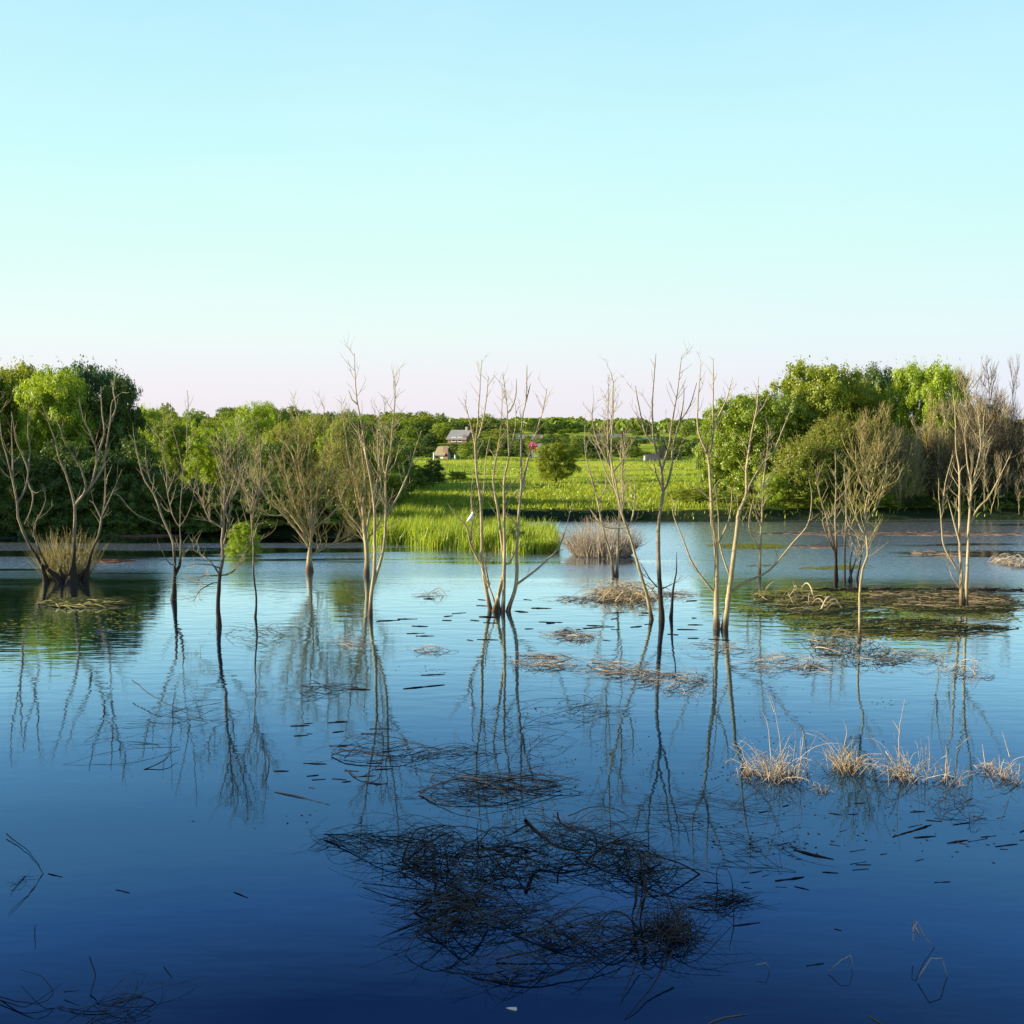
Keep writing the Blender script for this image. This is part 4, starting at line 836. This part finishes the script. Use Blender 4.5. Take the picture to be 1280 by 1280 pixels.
# pale brush farther out
GP = 'pale dry brush on the lake'
brush('straw coloured mound of dry brush at the foot of the leaning dead tree', 780, 746, 84, 18, 190, 120, 1.3, .013, .62, mat='straw', ang=.05, asp=.28, group=GP)
brush('low dry fringe of brush right of the straw mound', 845, 744, 50, 8, 30, 121, 1.1, .012, .12, mat='bleached', asp=.3, group=GP)
brush('thin dry fringe of brush left of the straw mound', 722, 750, 60, 8, 30, 122, 1.1, .012, .12, mat='bleached', asp=.3, group=GP)
brush('pinkish dry twig patch below the straw mound', 716, 795, 56, 14, 50, 123, 1.0, .01, .14, mat='bleached', asp=.35, group=GP)
brush('pinkish dry twig patch right of the many trunked tree reflection', 680, 828, 90, 16, 50, 124, 1.1, .009, .2, mat='bleached', ang=-.2, asp=.3, group=GP)
brush('thin dry twig patch left of the leaning tree reflection', 770, 838, 90, 20, 50, 125, 1.1, .009, .2, mat='bleached', asp=.5, group=GP)
brush('pale bristling brush heap crossed by the single dead tree reflection', 846, 852, 84, 34, 80, 126, 1.15, .0075, .25, mat='bleached', ang=.7, asp=.5, group=GP)
brush('dry tangled brush left of the reflection of the crooked dead tree', 985, 832, 110, 24, 80, 127, 1.1, .008, .18, mat='straw', bmat='bleached', ang=.1, asp=.5, group=GP)
brush('dry tangled brush heaped where the crooked dead tree meets the water', 1066, 812, 96, 42, 120, 128, 1.15, .009, .32, mat='straw', bmat='twig', ang=.4, asp=.6, group=GP)
brush('low dry twigs right of the heap at the crooked dead tree', 1150, 822, 70, 12, 34, 129, .9, .009, .15, mat='bleached', asp=.4, group=GP)
brush('pale crossed twigs on the right hand tree reflections', 1198, 838, 52, 28, 26, 130, 1.2, .01, .4, mat='bleached', ang=.8, asp=.4, group=GP)
brush('pale upright branches poking from the left end of the straw mat', 998, 752, 96, 30, 46, 131, 1.3, .013, .5, mat='straw', ang=.3, asp=.6, group=GP)
brush('pale brush by the right edge beyond the straw mat', 1266, 706, 34, 10, 90, 132, 1.1, .014, .5, mat='bleached', asp=.5, group=GP)
brush('faint pale twig clump in open water left of the many trunked tree', 540, 744, 34, 6, 14, 133, .9, .011, .3, mat='bleached', asp=.8, group=GP)
brush('thin pale twigs on the reflection of the tall forked dead tree', 438, 806, 50, 14, 16, 134, 1.1, .009, .2, mat='bleached', ang=-.3, asp=.4, group=GP)
brush('thin dry twig patch crossed by the forked tree reflection', 545, 812, 60, 10, 22, 135, .9, .008, .12, mat='bleached', asp=.4, group=GP)
brush('dry twigs floating between the stout tree and the mat', 900, 812, 60, 20, 26, 136, 1.2, .009, .2, mat='bleached', ang=.6, asp=.5, group=GP)
brush('long drooping twigs in the water below the slender dead trees', 325, 795, 120, 30, 22, 137, 1.9, .008, .35, mat='brown', ang=-.4, asp=.4)
shoot_bush('dead_bush', 'large pale dead bush of dense upright twigs behind the leaning dead tree', 'dead bush', (706, 800), 694, 900, 'bleached', 6, 52, .3, .013, GP, depthm=1.7)

def tuft(label, px, py, wpx, hpx, n, seed, stalks=(), mat='bleached'):
    rs = np.random.RandomState(seed); c = W(px, py); Y0 = c[1]; hw = wpx/2*pxm(Y0); H = hpx*pxm(Y0); T, B, K = Tubes(), Tubes(), Tubes()
    for k in range(n):
        u = rs.normal()*.3; b = c+np.array([u*hw, rs.normal()*.2, -.03]); L = H*rs.uniform(.35, 1.6)*(1.5 if rs.rand() < .15 else 1); m_ = 6
        d = np.array([u*.5+rs.normal()*.55, rs.normal()*.45, 1.0]); q = [b]; br = rs.randint(2, 9)
        for j in range(m_):
            if j == br: d = np.array([rs.normal(), rs.normal()*.6, -.5])
            d = d/np.linalg.norm(d)+rs.normal(size=3)*.1-np.array([0, 0, .07*j]); q.append(q[-1]+d*L/m_)
        q = np.array(q); q[1:, 2] = np.maximum(q[1:, 2], .005)
        (T if k % 4 or n < 60 else B).add(q, (.0055 if k % 4 else .0085)*np.linspace(1, .5, m_+1), 3, rs.rand()*6)
    wands(K, c, hw*.5, .3, max(4, n//12), rs, hw*.9, .007, .12, 0, .5)
    o = empty('reed_tuft', (c[0], c[1], 0), label, 'dry reeds', 'dry reed tufts in the right near water')
    tag(T.build('thin_stalks', M[mat], o), kind='stuff'); B.build('thick_stalks', M[mat], o); K.build('sodden_stalks', M['sodtwig'], o)
    for pts in stalks:
        q = smooth_line([P(a, b, Y0+dy) for a, b, dy in pts], .1); TT = Tubes(); TT.add(wander(q, rs, .004), .011*np.linspace(1.1, .35, len(q)), 4, 1); TT.build('tall_stalk', M[mat], o)
tuft('widest dry reed tuft with one tall pale branching stalk', 975, 972, 84, 44, 150, 201, [[(977, 968, 0), (974, 920, .05), (968, 885, .1), (962, 866, .1)], [(968, 890, .1), (958, 862, .15)], [(964, 950, 0), (960, 908, .1), (953, 890, .2)], [(1000, 965, 0), (1004, 915, 0), (994, 908, 0)]])
tuft('low dry tuft touching the left side of the widest tuft', 936, 968, 50, 14, 50, 202, mat='straw')
tuft('bushy dry reed tuft between the widest tuft and the upright one', 1058, 962, 46, 42, 110, 203, [[(1052, 950, 0), (1058, 915, 0), (1054, 900, 0)]], 'straw')
tuft('upright dry reed tuft with a forked stalk rising high', 1132, 972, 52, 44, 90, 204, [[(1126, 970, 0), (1124, 920, 0), (1127, 893, 0), (1131, 874, .1)], [(1125, 915, 0), (1116, 900, .1)], [(1157, 968, 0), (1158, 928, 0)]])
tuft('sparse dry tuft with a hooked pale stalk', 1186, 978, 46, 34, 34, 205, [[(1181, 978, 0), (1184, 940, 0), (1182, 932, 0)], [(1195, 936, .3), (1214, 920, .3)]])
tuft('single leaning stalk with a few reeds between the sparse tuft and the edge one', 1232, 962, 26, 30, 14, 206, [[(1232, 960, 0), (1228, 930, 0)]])
tuft('dry tuft nearest the right edge with a leaning straight stalk', 1258, 974, 36, 32, 50, 207, [[(1262, 946, 0), (1253, 915, 0)]])
tuft('tiny half sunk reed tuft below the widest tuft', 1028, 990, 26, 14, 20, 208)
tuft('dry pale grass caught on the long brush raft', 838, 1165, 90, 34, 70, 209, [[(795, 1150, 0), (806, 1118, 0), (822, 1118, .1), (850, 1140, .3)]], 'sodtwig')
tuft('dry grass sprig on the left part of the brush raft', 690, 1178, 70, 18, 30, 210, (), 'sodtwig')
def mat_patch(name, label, px, py, wpx, hpx, n, seed, mat, L=.5, r=.012, zmax=.08):
    rs = np.random.RandomState(seed); c = W(px, py); a, b = W(px, py+hpx/2)[1], W(px, py-hpx/2)[1]; T = Tubes()
    for k in range(n):
        a0 = rs.uniform(0, 6.28); q = math.sqrt(rs.rand()); x = c[0]+math.cos(a0)*wpx/2*pxm(c[1])*q*rs.uniform(.8, 1.1); y = (a+b)/2+math.sin(a0)*(b-a)/2*q
        h = rs.normal()*.5; l = L*rs.uniform(.4, 1.5); z0 = rs.uniform(-.01, zmax*.5); z1 = rs.uniform(0, zmax)
        T.add([(x, y, z0), (x+math.cos(h)*l*.5, y+math.sin(h)*l*.5, z1), (x+math.cos(h+.3)*l, y+math.sin(h+.3)*l, z0*.5)], r, 3, 1)
    return tag(T.build(name, M[mat]), label, 'floating debris', None, 'stuff')
mat_patch('floating_mat', 'wide mat of straw and weeds under the right hand dead trees', 1165, 753, 190, 30, 900, 301, 'mossy', .9, .012, .07)
mat_patch('floating_mat', 'pale straw lying over the wide mat', 1160, 750, 180, 24, 420, 320, 'straw', 1.0, .011, .1)
mat_patch('floating_mat', 'green weedy mat left of the crooked dead tree', 1010, 758, 130, 34, 200, 302, 'mossy', .9, .014, .05)
mat_patch('floating_mat', 'straggling lower edge of the straw mat', 1130, 786, 230, 22, 260, 303, 'mossy', .9, .014, .04)
mat_patch('floating_mat', 'yellowish weedy mat below the forked stump at the left', 94, 755, 96, 9, 420, 304, 'mossy', .8, .02, .15)
mat_patch('floating_mat', 'reddish strip of debris before the left bank shrubs', 168, 670, 86, 3, 500, 305, 'pinkdebris', .6, .02, .05)
mat_patch('floating_mat', 'reddish debris behind the forked stump', 120, 702, 60, 4, 160, 306, 'pinkdebris', .7, .02, .08)
mat_patch('floating_mat', 'long brownish strip of debris before the right bank', 1110, 667, 330, 4, 1300, 307, 'bleached', .9, .016, .02)
mat_patch('floating_mat', 'short pale strip of debris left before the right bank', 1015, 683, 60, 3, 200, 308, 'bleached', .8, .016, .02)
mat_patch('floating_mat', 'thin pale strip of debris behind the two trunked dead tree at the right', 1165, 692, 70, 4, 110, 309, 'bleached', .9, .02, .06)
mat_patch('floating_mat', 'thin line of debris along the back of the straw mat', 1130, 738, 300, 2, 240, 310, 'brown', .9, .016, .06)

# floating flecks of leaf and bark gathered in loose drifts
rs = np.random.RandomState(88); Cq = []
for k in range(46):
    c = W(rs.uniform(360, 1260), rs.uniform(735, 1060)); m_ = rs.randint(8, 34); a = rs.normal()*.25; t = rs.normal(size=(m_, 1))
    Cq.append(np.column_stack([c[0]+t[:, 0]*rs.uniform(.3, 1.3)*math.cos(a)+rs.normal(size=m_)*.15, c[1]+t[:, 0]*.6*math.sin(a)+rs.normal(size=m_)*.3, np.full(m_, .006)]))
Cq = np.concatenate(Cq); L = rs.uniform(.012, .045, len(Cq))
tag(link('floating_flecks', leaf_mesh('flecks', Cq, np.tile([0, 0, 1.0], (len(Cq), 1))+rs.normal(size=Cq.shape)*.06, L, L*.45, rs), M['sodtwig']), 'tiny flecks of leaf and bark drifting on the water', 'flecks', None, 'stuff')
def reflection_flecks(label, px, py, wpx, hpx, n, seed, mat):  # olive flecks painting the green tree reflections onto the water, partly over weedy straw
    rs = np.random.RandomState(seed); c = W(px, py); a, b = W(px, py+hpx/2)[1], W(px, py-hpx/2)[1]
    t = rs.uniform(0, 6.28, n); q = np.sqrt(rs.rand(n)); x = c[0]+np.cos(t)*q*wpx/2*pxm(c[1]); y = (a+b)/2+np.sin(t)*q*(b-a)/2
    k = vnoise(x*.9, y*.9, seed)+.5*vnoise(x*2.7, y*2.7, seed+1)+.45*(1-q**2) > rs.uniform(-.15, .45, n); x, y = x[k], y[k]; n = len(x)
    L = rs.uniform(.03, .12, n); nr = np.tile([0, 0, 1.0], (n, 1))+rs.normal(size=(n, 3))*.05
    tag(link('reflection_patch', leaf_mesh('reflection_flecks', np.column_stack([x, y, rs.uniform(.002, .008, n)]), nr, L, L*.5, rs), M[mat]), label, 'water weed', None, 'stuff')
M['reflection_flecks'] = leaf_mat('reflection_olive', (.1, .12, .015), (.2, .21, .025), (.32, .32, .06), .1)
reflection_flecks('broad olive weedy fleck patch standing partly for the green willow reflection around the right hand dead trees', 1095, 768, 350, 66, 15000, 611, 'reflection_flecks')
reflection_flecks('olive fleck patch standing for the green tree reflection below the forked stump', 84, 782, 190, 46, 380, 615, 'reflection_flecks')
reflection_flecks('thin strip of green flecks standing for the tree reflection behind the stout two trunked dead tree', 935, 683, 110, 7, 3500, 617, 'reflection_flecks')
reflection_flecks('thin strip of olive flecks standing for the tree reflection behind the pole cluster', 1010, 708, 170, 9, 5000, 619, 'reflection_flecks')
# floating sticks
def stick(px0, py0, px1, py1, rp, label, group=None, mat='sodden', mid=None, z=.004):
    pts = [W(px0, py0, z)]+([W(*mid, z)] if mid else [])+[W(px1, py1, z)]
    q = smooth_line(pts, .08); Yc = q[:, 1].mean(); T = Tubes(); rs_ = np.random.RandomState(int(px0*7+py0)); q = wander(q, rs_, .004)
    t = np.linspace(0, 1, len(q)); T.add(q, rp*.5*pxm(Yc)*(.45+.75*np.sin(math.pi*np.clip(t*.8+.15, 0, 1))), 5, 1, .15)
    me = mesh('stick', np.concatenate(T.V)-pts[0], np.concatenate(T.Q), True, M[mat]); o = link('floating_stick', me); o.location = pts[0]
    return tag(o, label, 'stick', group)
GS = 'sticks adrift on the water'
for a in [
 (1116, 1046, 1164, 1031, 2.3, 'thick dark stick floating near the right edge below the reed tufts', (1142, 1038)), (992, 1062, 1042, 1074, 2, 'dark forked looking stick left of the thick one', (1015, 1068)), (969, 1101, 1005, 1096, 2, 'straight dark stick right of the twig cage clump', None),
 (918, 1157, 950, 1153, 1.5, 'dark stick just below the twig cage clump', None), (1008, 1207, 1030, 1204, 1.5, 'short dark stick low in the right half', None), (292, 1115, 310, 1122, 1.2, 'stub of a stick left of the biggest tangle', None),
 (332, 938, 332, 975, 1.5, 'upright crooked twig alone in the left middle water', (336, 955)), (343, 990, 412, 1006, 1.4, 'long thin twig left of the wide flat brush pile', (380, 998)),
 (490, 1170, 1, 1, 0, '', None), (504, 861, 556, 856, 1.3, 'straight stick floating between the two big reflections', None), (526, 844, 556, 843, 1.2, 'shorter stick above the straight floating one', None), (433, 861, 463, 862, 1.6, 'dark stick by the forked tree reflection', None),
 (145, 1112, 162, 1116, 1.3, 'lone short twig in the dark left water', None), (44, 1156, 44, 1186, 1.0, 'thin upright twig low at the left', None), (60, 1092, 78, 1096, 1.2, 'small twig right of the arrow shaped branches', None),
 (205, 1208, 215, 1222, 1.2, 'tiny twig above the bottom left brush', None), (1140, 1150, 1150, 1170, 1.5, 'pale bent reed above the folded ones at the right', None), (1275, 1040, 1285, 1036, 2, 'dark stick cut by the right edge', None), (885, 1280, 933, 1268, 1.6, 'pale stick cut by the bottom edge', (905, 1272)), (1085, 1270, 1105, 1282, 1.6, 'pale reed cut by the bottom edge at the right', None)]:
    if a[4]: stick(a[0], a[1], a[2], a[3], a[4], a[5], None, 'sodden' if 'pale' not in a[5] else 'straw', a[6])
for k, (x0, y0, x1, y1) in enumerate([(1184, 1054, 1210, 1050), (1210, 1052, 1234, 1048), (1244, 1058, 1272, 1055), (1138, 1015, 1156, 1014), (1168, 1103, 1188, 1102), (1028, 1090, 1048, 1091), (1043, 1161, 1052, 1163), (1142, 1047, 1170, 1045)]):
    stick(x0, y0, x1, y1, 1.3, 'short flat dark stick floating in the right near water', 'short flat sticks in the right near water')
rs = np.random.RandomState(404)
for k in range(70):
    px = rs.uniform(470, 900) if k < 46 else rs.uniform(340, 470); py = rs.uniform(748, 800) if k < 46 else rs.uniform(900, 985)
    l = rs.uniform(6, 30); stick(px, py, px+l, py+rs.uniform(-1.5, 1.5), rs.uniform(.9, 1.6), 'thin dark stick drifting in the loose field between the standing dead trees' if k < 46 else 'small twig drifting in the calm water left of the dark brush piles',
        'sticks drifting between the standing dead trees' if k < 46 else 'twigs drifting left of the dark brush piles', 'sodden', None)
for k in range(40):
    px = rs.uniform(870, 1280); py = rs.uniform(1000, 1110)
    l = rs.uniform(5, 22); stick(px, py, px+l, py+rs.uniform(-5, 5), rs.uniform(.7, 1.2), 'small twig drifting right of the big dark tangle', 'twigs drifting right of the big dark tangle', 'sodden', None)
def folded(label, pts, Yb, rp=1.7):
    rp *= .42
    q = [P(*[a_+(b_-a_)*t_ for a_, b_ in zip((p0[0], p0[1], Yb+p0[2]), (p1[0], p1[1], Yb+p1[2]))]) for p0, p1 in zip(pts[:-1], pts[1:]) for t_ in (0, .2, .5, .8)]+[P(pts[-1][0], pts[-1][1], Yb+pts[-1][2])]; q = wander(np.array(q), np.random.RandomState(3), .004); T = Tubes(); T.add(q, rp*pxm(Yb)*np.linspace(1, .5, len(q)), 5, 1, .15)
    o = link('broken_reed', mesh('reed', np.concatenate(T.V)-q[0], np.concatenate(T.Q), True, M['bleached'])); o.location = q[0]; tag(o, label, 'dry reed', 'folded dry reeds low at the right')
Yb = W(1160, 1192)[1]; folded('folded pale reed pair poking up at the lower right, upper one', [(1142, 1176, 0), (1142, 1160, 0), (1146, 1152, .05), (1156, 1172, .1), (1170, 1186, .2)], Yb)
Yb = W(1170, 1226)[1]; folded('folded pale reed at the lower right, lower and thicker one', [(1148, 1222, 0), (1164, 1198, 0), (1177, 1198, .05), (1182, 1214, .1), (1186, 1228, .1)], Yb, 2.2)
Yb = W(1050, 1216)[1]; folded('looped pale reed left of the folded reed pair', [(1036, 1214, 0), (1052, 1200, 0), (1062, 1194, .05), (1066, 1204, .1), (1060, 1218, .1)], Yb, 1.5)
Yb = W(955, 1216)[1]; folded('small bent reed low in the middle right water', [(945, 1206, 0), (958, 1204, 0), (962, 1212, .05), (950, 1221, .1)], Yb, 1.3)
# small float and white bird
Yb = W(640, 1262)
V, Q = [], []
prof = [(-.075, .002), (-.05, .010), (0, .019), (.045, .024), (.05, .024), (.052, .017), (.058, .015), (.06, .0)]
T = Tubes(); T.add([(a, 0, .012) for a, _ in prof], [b for _, b in prof], 12, 0)
o = T.build('float_body', plain_mat('float_white', (.75, .68, .55), .5)); q = o.data
o.name = 'cone_float'; o.location = (Yb[0], Yb[1], 0); o.rotation_euler = (0, 0, R(-14)); tag(o, 'small cream cone shaped float on the dark water near the bottom edge', 'float')
T = Tubes(); T.add([(.02, 0, .006), (.06, 0, .004)], [.02, .021], 10, 0); b_ = T.build('base_ring', plain_mat('float_orange', (.6, .2, .05), .5), o)
b_.location = (0, 0, 0)
bl = P(589, 646, W(620, 765)[1]-.1)
o = empty('bird', (bl[0], bl[1], bl[2]-.18), 'small white bird perched on a thin branch of the many trunked dead tree', 'bird')
def blob(name, secs, mat, parent):
    T = Tubes(); T.add([(a, b, c_) for a, b, c_, _ in secs], [r_ for *_, r_ in secs], 10, 0); me = mesh(name, np.concatenate(T.V), np.concatenate(T.Q), True, mat); return link(name, me, None, parent)
wm = plain_mat('feather_white', (.8, .8, .78), .8, .08)
blob('body', [(-.17, 0, .0, .004), (-.12, 0, .04, .03), (-.06, 0, .1, .06), (0, 0, .17, .075), (.03, 0, .23, .06), (.045, 0, .28, .032), (.05, 0, .31, .034), (.06, 0, .34, .034), (.065, 0, .365, .02), (.066, 0, .372, .002)], wm, o)
blob('beak', [(.085, 0, .34, .012), (.12, 0, .335, .007), (.15, 0, .33, .001)], M['straw'], o)
for s in (-1, 1): blob('leg', [(0, .02*s, .12, .008), (0, .02*s, .0, .005), (.02, .02*s, -.01, .004)], M['brown'], o)

# ---------------------------------------------------------------- buildings and garden things behind the meadow
def boxm(name, x0, x1, y0, y1, z0, z1, mat, parent=None):
    V = [(x0, y0, z0), (x1, y0, z0), (x1, y1, z0), (x0, y1, z0), (x0, y0, z1), (x1, y0, z1), (x1, y1, z1), (x0, y1, z1)]
    Fq = np.array([[0, 3, 2, 1], [4, 5, 6, 7], [0, 1, 5, 4], [1, 2, 6, 5], [2, 3, 7, 6], [3, 0, 4, 7]])
    return link(name, mesh(name, V, Fq, False, mat), None, parent)
def gable(name, x0, x1, y0, y1, z0, z1, mat, parent, th=.12, over=.35):
    ym = (y0+y1)/2; x0 -= over; x1 += over; y0 -= over; y1 += over
    pr = [(y0, z0-.15), (ym, z1), (y1, z0-.15), (y1, z0-.15+th), (ym, z1+th), (y0, z0-.15+th)]
    V = [(x, a, b) for x in (x0, x1) for a, b in pr]; Fq = [[k, (k+1) % 6, (k+1) % 6+6, k+6] for k in range(6)]
    caps = [[0, 5, 4, 1], [1, 4, 3, 2], [6, 7, 10, 11], [7, 8, 9, 10]]
    return link(name, mesh(name, V, np.array(Fq+caps), False, mat), None, parent)
HM = {k: plain_mat(k, *v) for k, v in dict(wall_grey=((.32, .3, .27), .9), wall_brown=((.2, .13, .1), .9), roof_grey=((.2, .2, .21), .8), roof_dark=((.09, .08, .09), .8), roof_thatch=((.24, .2, .12), .95), cream=((.5, .46, .36), .8),
     white=((.8, .8, .78), .7), teal=((.1, .27, .17), .7), pink=((.85, .05, .3), .6), red=((.7, .04, .05), .6), paleblue=((.45, .5, .6), .6), pole=((.35, .33, .3), .9), glassdark=((.03, .035, .04), .2), green=((.2, .3, .1), .8)).items()}
def house(name, label, px, Yd, wm_, dm, zb, wall_h, roof_h, wall, roof, rot=0, chimney=False, wins=2, ztop_y=None):
    x = (px-CX)/F*Yd
    z = float(ground_z(x, Yd)) if zb is None else zb
    if ztop_y is not None: z0 = P(px, ztop_y, Yd)[2]-(wall_h+roof_h); wall_h += z0-z
    o = empty(name, (x, Yd, z), label, 'house'); o.rotation_euler = (0, 0, rot)
    boxm('wall', -wm_/2, wm_/2, -dm/2, dm/2, -.3, wall_h, HM[wall], o)
    V = [(-wm_/2, -dm/2, wall_h), (-wm_/2, dm/2, wall_h), (-wm_/2, 0, wall_h+roof_h-.05), (wm_/2, -dm/2, wall_h), (wm_/2, dm/2, wall_h), (wm_/2, 0, wall_h+roof_h-.05)]
    link('gable_wall', mesh('gable', V[:3], np.array([[0, 2, 1]]), False, HM[wall]), None, o); link('gable_wall', mesh('gable', V[3:], np.array([[0, 1, 2]]), False, HM[wall]), None, o)
    rf = gable('roof', -wm_/2, wm_/2, -dm/2, dm/2, wall_h, wall_h+roof_h, HM[roof], o)
    if chimney: boxm('chimney', wm_*.25, wm_*.25+.5, -.25, .25, wall_h+roof_h*.5, wall_h+roof_h+.8, HM['wall_grey'], rf)
    for k in range(wins):
        xx = -wm_/2+wm_*(k+1)/(wins+1); f = boxm('window', xx-.55, xx+.55, -dm/2-.05, -dm/2-.003, wall_h*.5-.1, wall_h*.5+.9, HM['white'], o); boxm('pane', xx-.45, xx+.45, -dm/2-.06, -dm/2-.052, wall_h*.5, wall_h*.5+.8, HM['glassdark'], f)
    boxm('door', wm_*.36, wm_*.36+.9, -dm/2-.04, -dm/2-.004, 0, 2, HM['wall_brown'], o)
    return o
house('house', 'grey roofed house with a white patch in the trees left of the meadow top', 577, 258, 4.6, 4.2, None, 2.0, 1.9, 'wall_brown', 'roof_grey', R(-28), True, 2, 538)
house('hut', 'small hut with a tan roof and cream wall at the meadow edge', 554.5, 176, 1.5, 1.5, None, .5, 1.1, 'cream', 'roof_thatch', R(-35), False, 0, 559)
house('house', 'long low grey roofed house behind the pink and white patch', 662, 258, 5.6, 4, None, 1.4, 1.4, 'wall_grey', 'roof_grey', R(-15), False, 3, 544)
house('shed', 'dark shed among the hedge right of the lone willow bush', 816, 174, 2.0, 1.6, None, .6, .6, 'roof_dark', 'roof_dark', 0, False, 0, 569)
house('shed', 'long teal roofed shed right of the lone willow bush', 806, 330, 8, 6, None, 1.6, 2.4, 'teal', 'teal', 0, False, 0, 547)
house('shed', 'long grey roofed shed left of the teal one', 762, 345, 9, 5, None, 1.5, 1.8, 'wall_grey', 'roof_grey', 0, False, 0, 543)
def canopy():
    Yd = 172; x = (667-CX)/F*Yd; z = float(ground_z(x, Yd)); zt = P(668, 550.5, Yd)[2]-z; o = empty('tent', (x, Yd, z), 'pink and white canopy tent by the lone willow bush on the meadow', 'tent')
    for s in (-.6, .6):
        for t in (-.5, .5): boxm('pole', s-.03, s+.03, t-.03, t+.03, 0, zt-.7, HM['white'], o)
    V = [(-.75, -.6, zt-.75), (.6, -.6, zt-.75), (.6, .6, zt-.75), (-.75, .6, zt-.75), (-.1, 0, zt)]
    link('canopy', mesh('canopy', V, [np.array([[0, 1, 4], [1, 2, 4], [2, 3, 4], [3, 0, 4]]), np.array([[3, 2, 1, 0]])], False, HM['pink']), None, o)
    boxm('side_panel', -.7, .55, -.58, -.54, zt-1.5, zt-.8, HM['red'], o); boxm('white_panel', .62, 1.2, -.5, .5, .4, zt-.5, HM['white'], o); boxm('white_panel', -.3, .62, .4, .44, .4, zt-.8, HM['paleblue'], o)
canopy()
for (px, y0, y1, Yd, wd, mt, lab, nm) in [(542.5, 566, 573, 172, .13, 'white', 'short white post left of the small hut', 'post'), (569, 569, 575, 172, .15, 'white', 'short white post right of the small hut', 'post'), (806, 570, 580, 172, .16, 'white', 'short white post beside the dark shed', 'post'), (527, 548, 566, 240, .12, 'pole', 'grey utility pole in the dark trees left of the small hut', 'utility_pole')]:
    x = (px-CX)/F*Yd; z = float(ground_z(x, Yd)); zt = P(px, y0, Yd)[2]-z; o = empty(nm, (x, Yd, z), lab, 'post' if nm == 'post' else 'utility pole')
    T = Tubes(); T.add([(0, 0, -.2), (0, 0, zt*.6), (0, 0, zt)], [wd, wd*.95, wd*.8], 8); link('shaft', mesh('shaft', np.concatenate(T.V), np.concatenate(T.Q), True, HM[mt]), None, o)
    boxm('cap', -wd*1.1, wd*1.1, -wd*1.1, wd*1.1, zt, zt+.08, HM[mt], o)

# ---------------------------------------------------------------- unseen trees added on the near left bank, sized to shade the near water
for k, (x, y) in enumerate([(-36, 2), (-40, 8), (-36, 12), (-40, 16.5), (-34, -4), (-46, 4), (-47, 13)]):
    tree(T_, 'tall unseen tree added for shade on the near left bank outside the photo', 'tree', ['round', 'tall'][k % 2], k % 2, 'dark', x, y, 9.0, 14.2+rng.uniform(-.6, .6), 0, 'added shade trees on the near left bank')
for k, (x, y) in enumerate([(-50, 70), (-55, 78), (-48, 84), (-60, 90), (-66, 76)]):
    tree(T_, 'tall tree in the wood left of the photo', 'tree', ['round', 'tall'][k % 2], k % 2, 'dark', x, y, 9, 11+rng.uniform(-1, 1), 0, 'trees in the wood left of the photo')
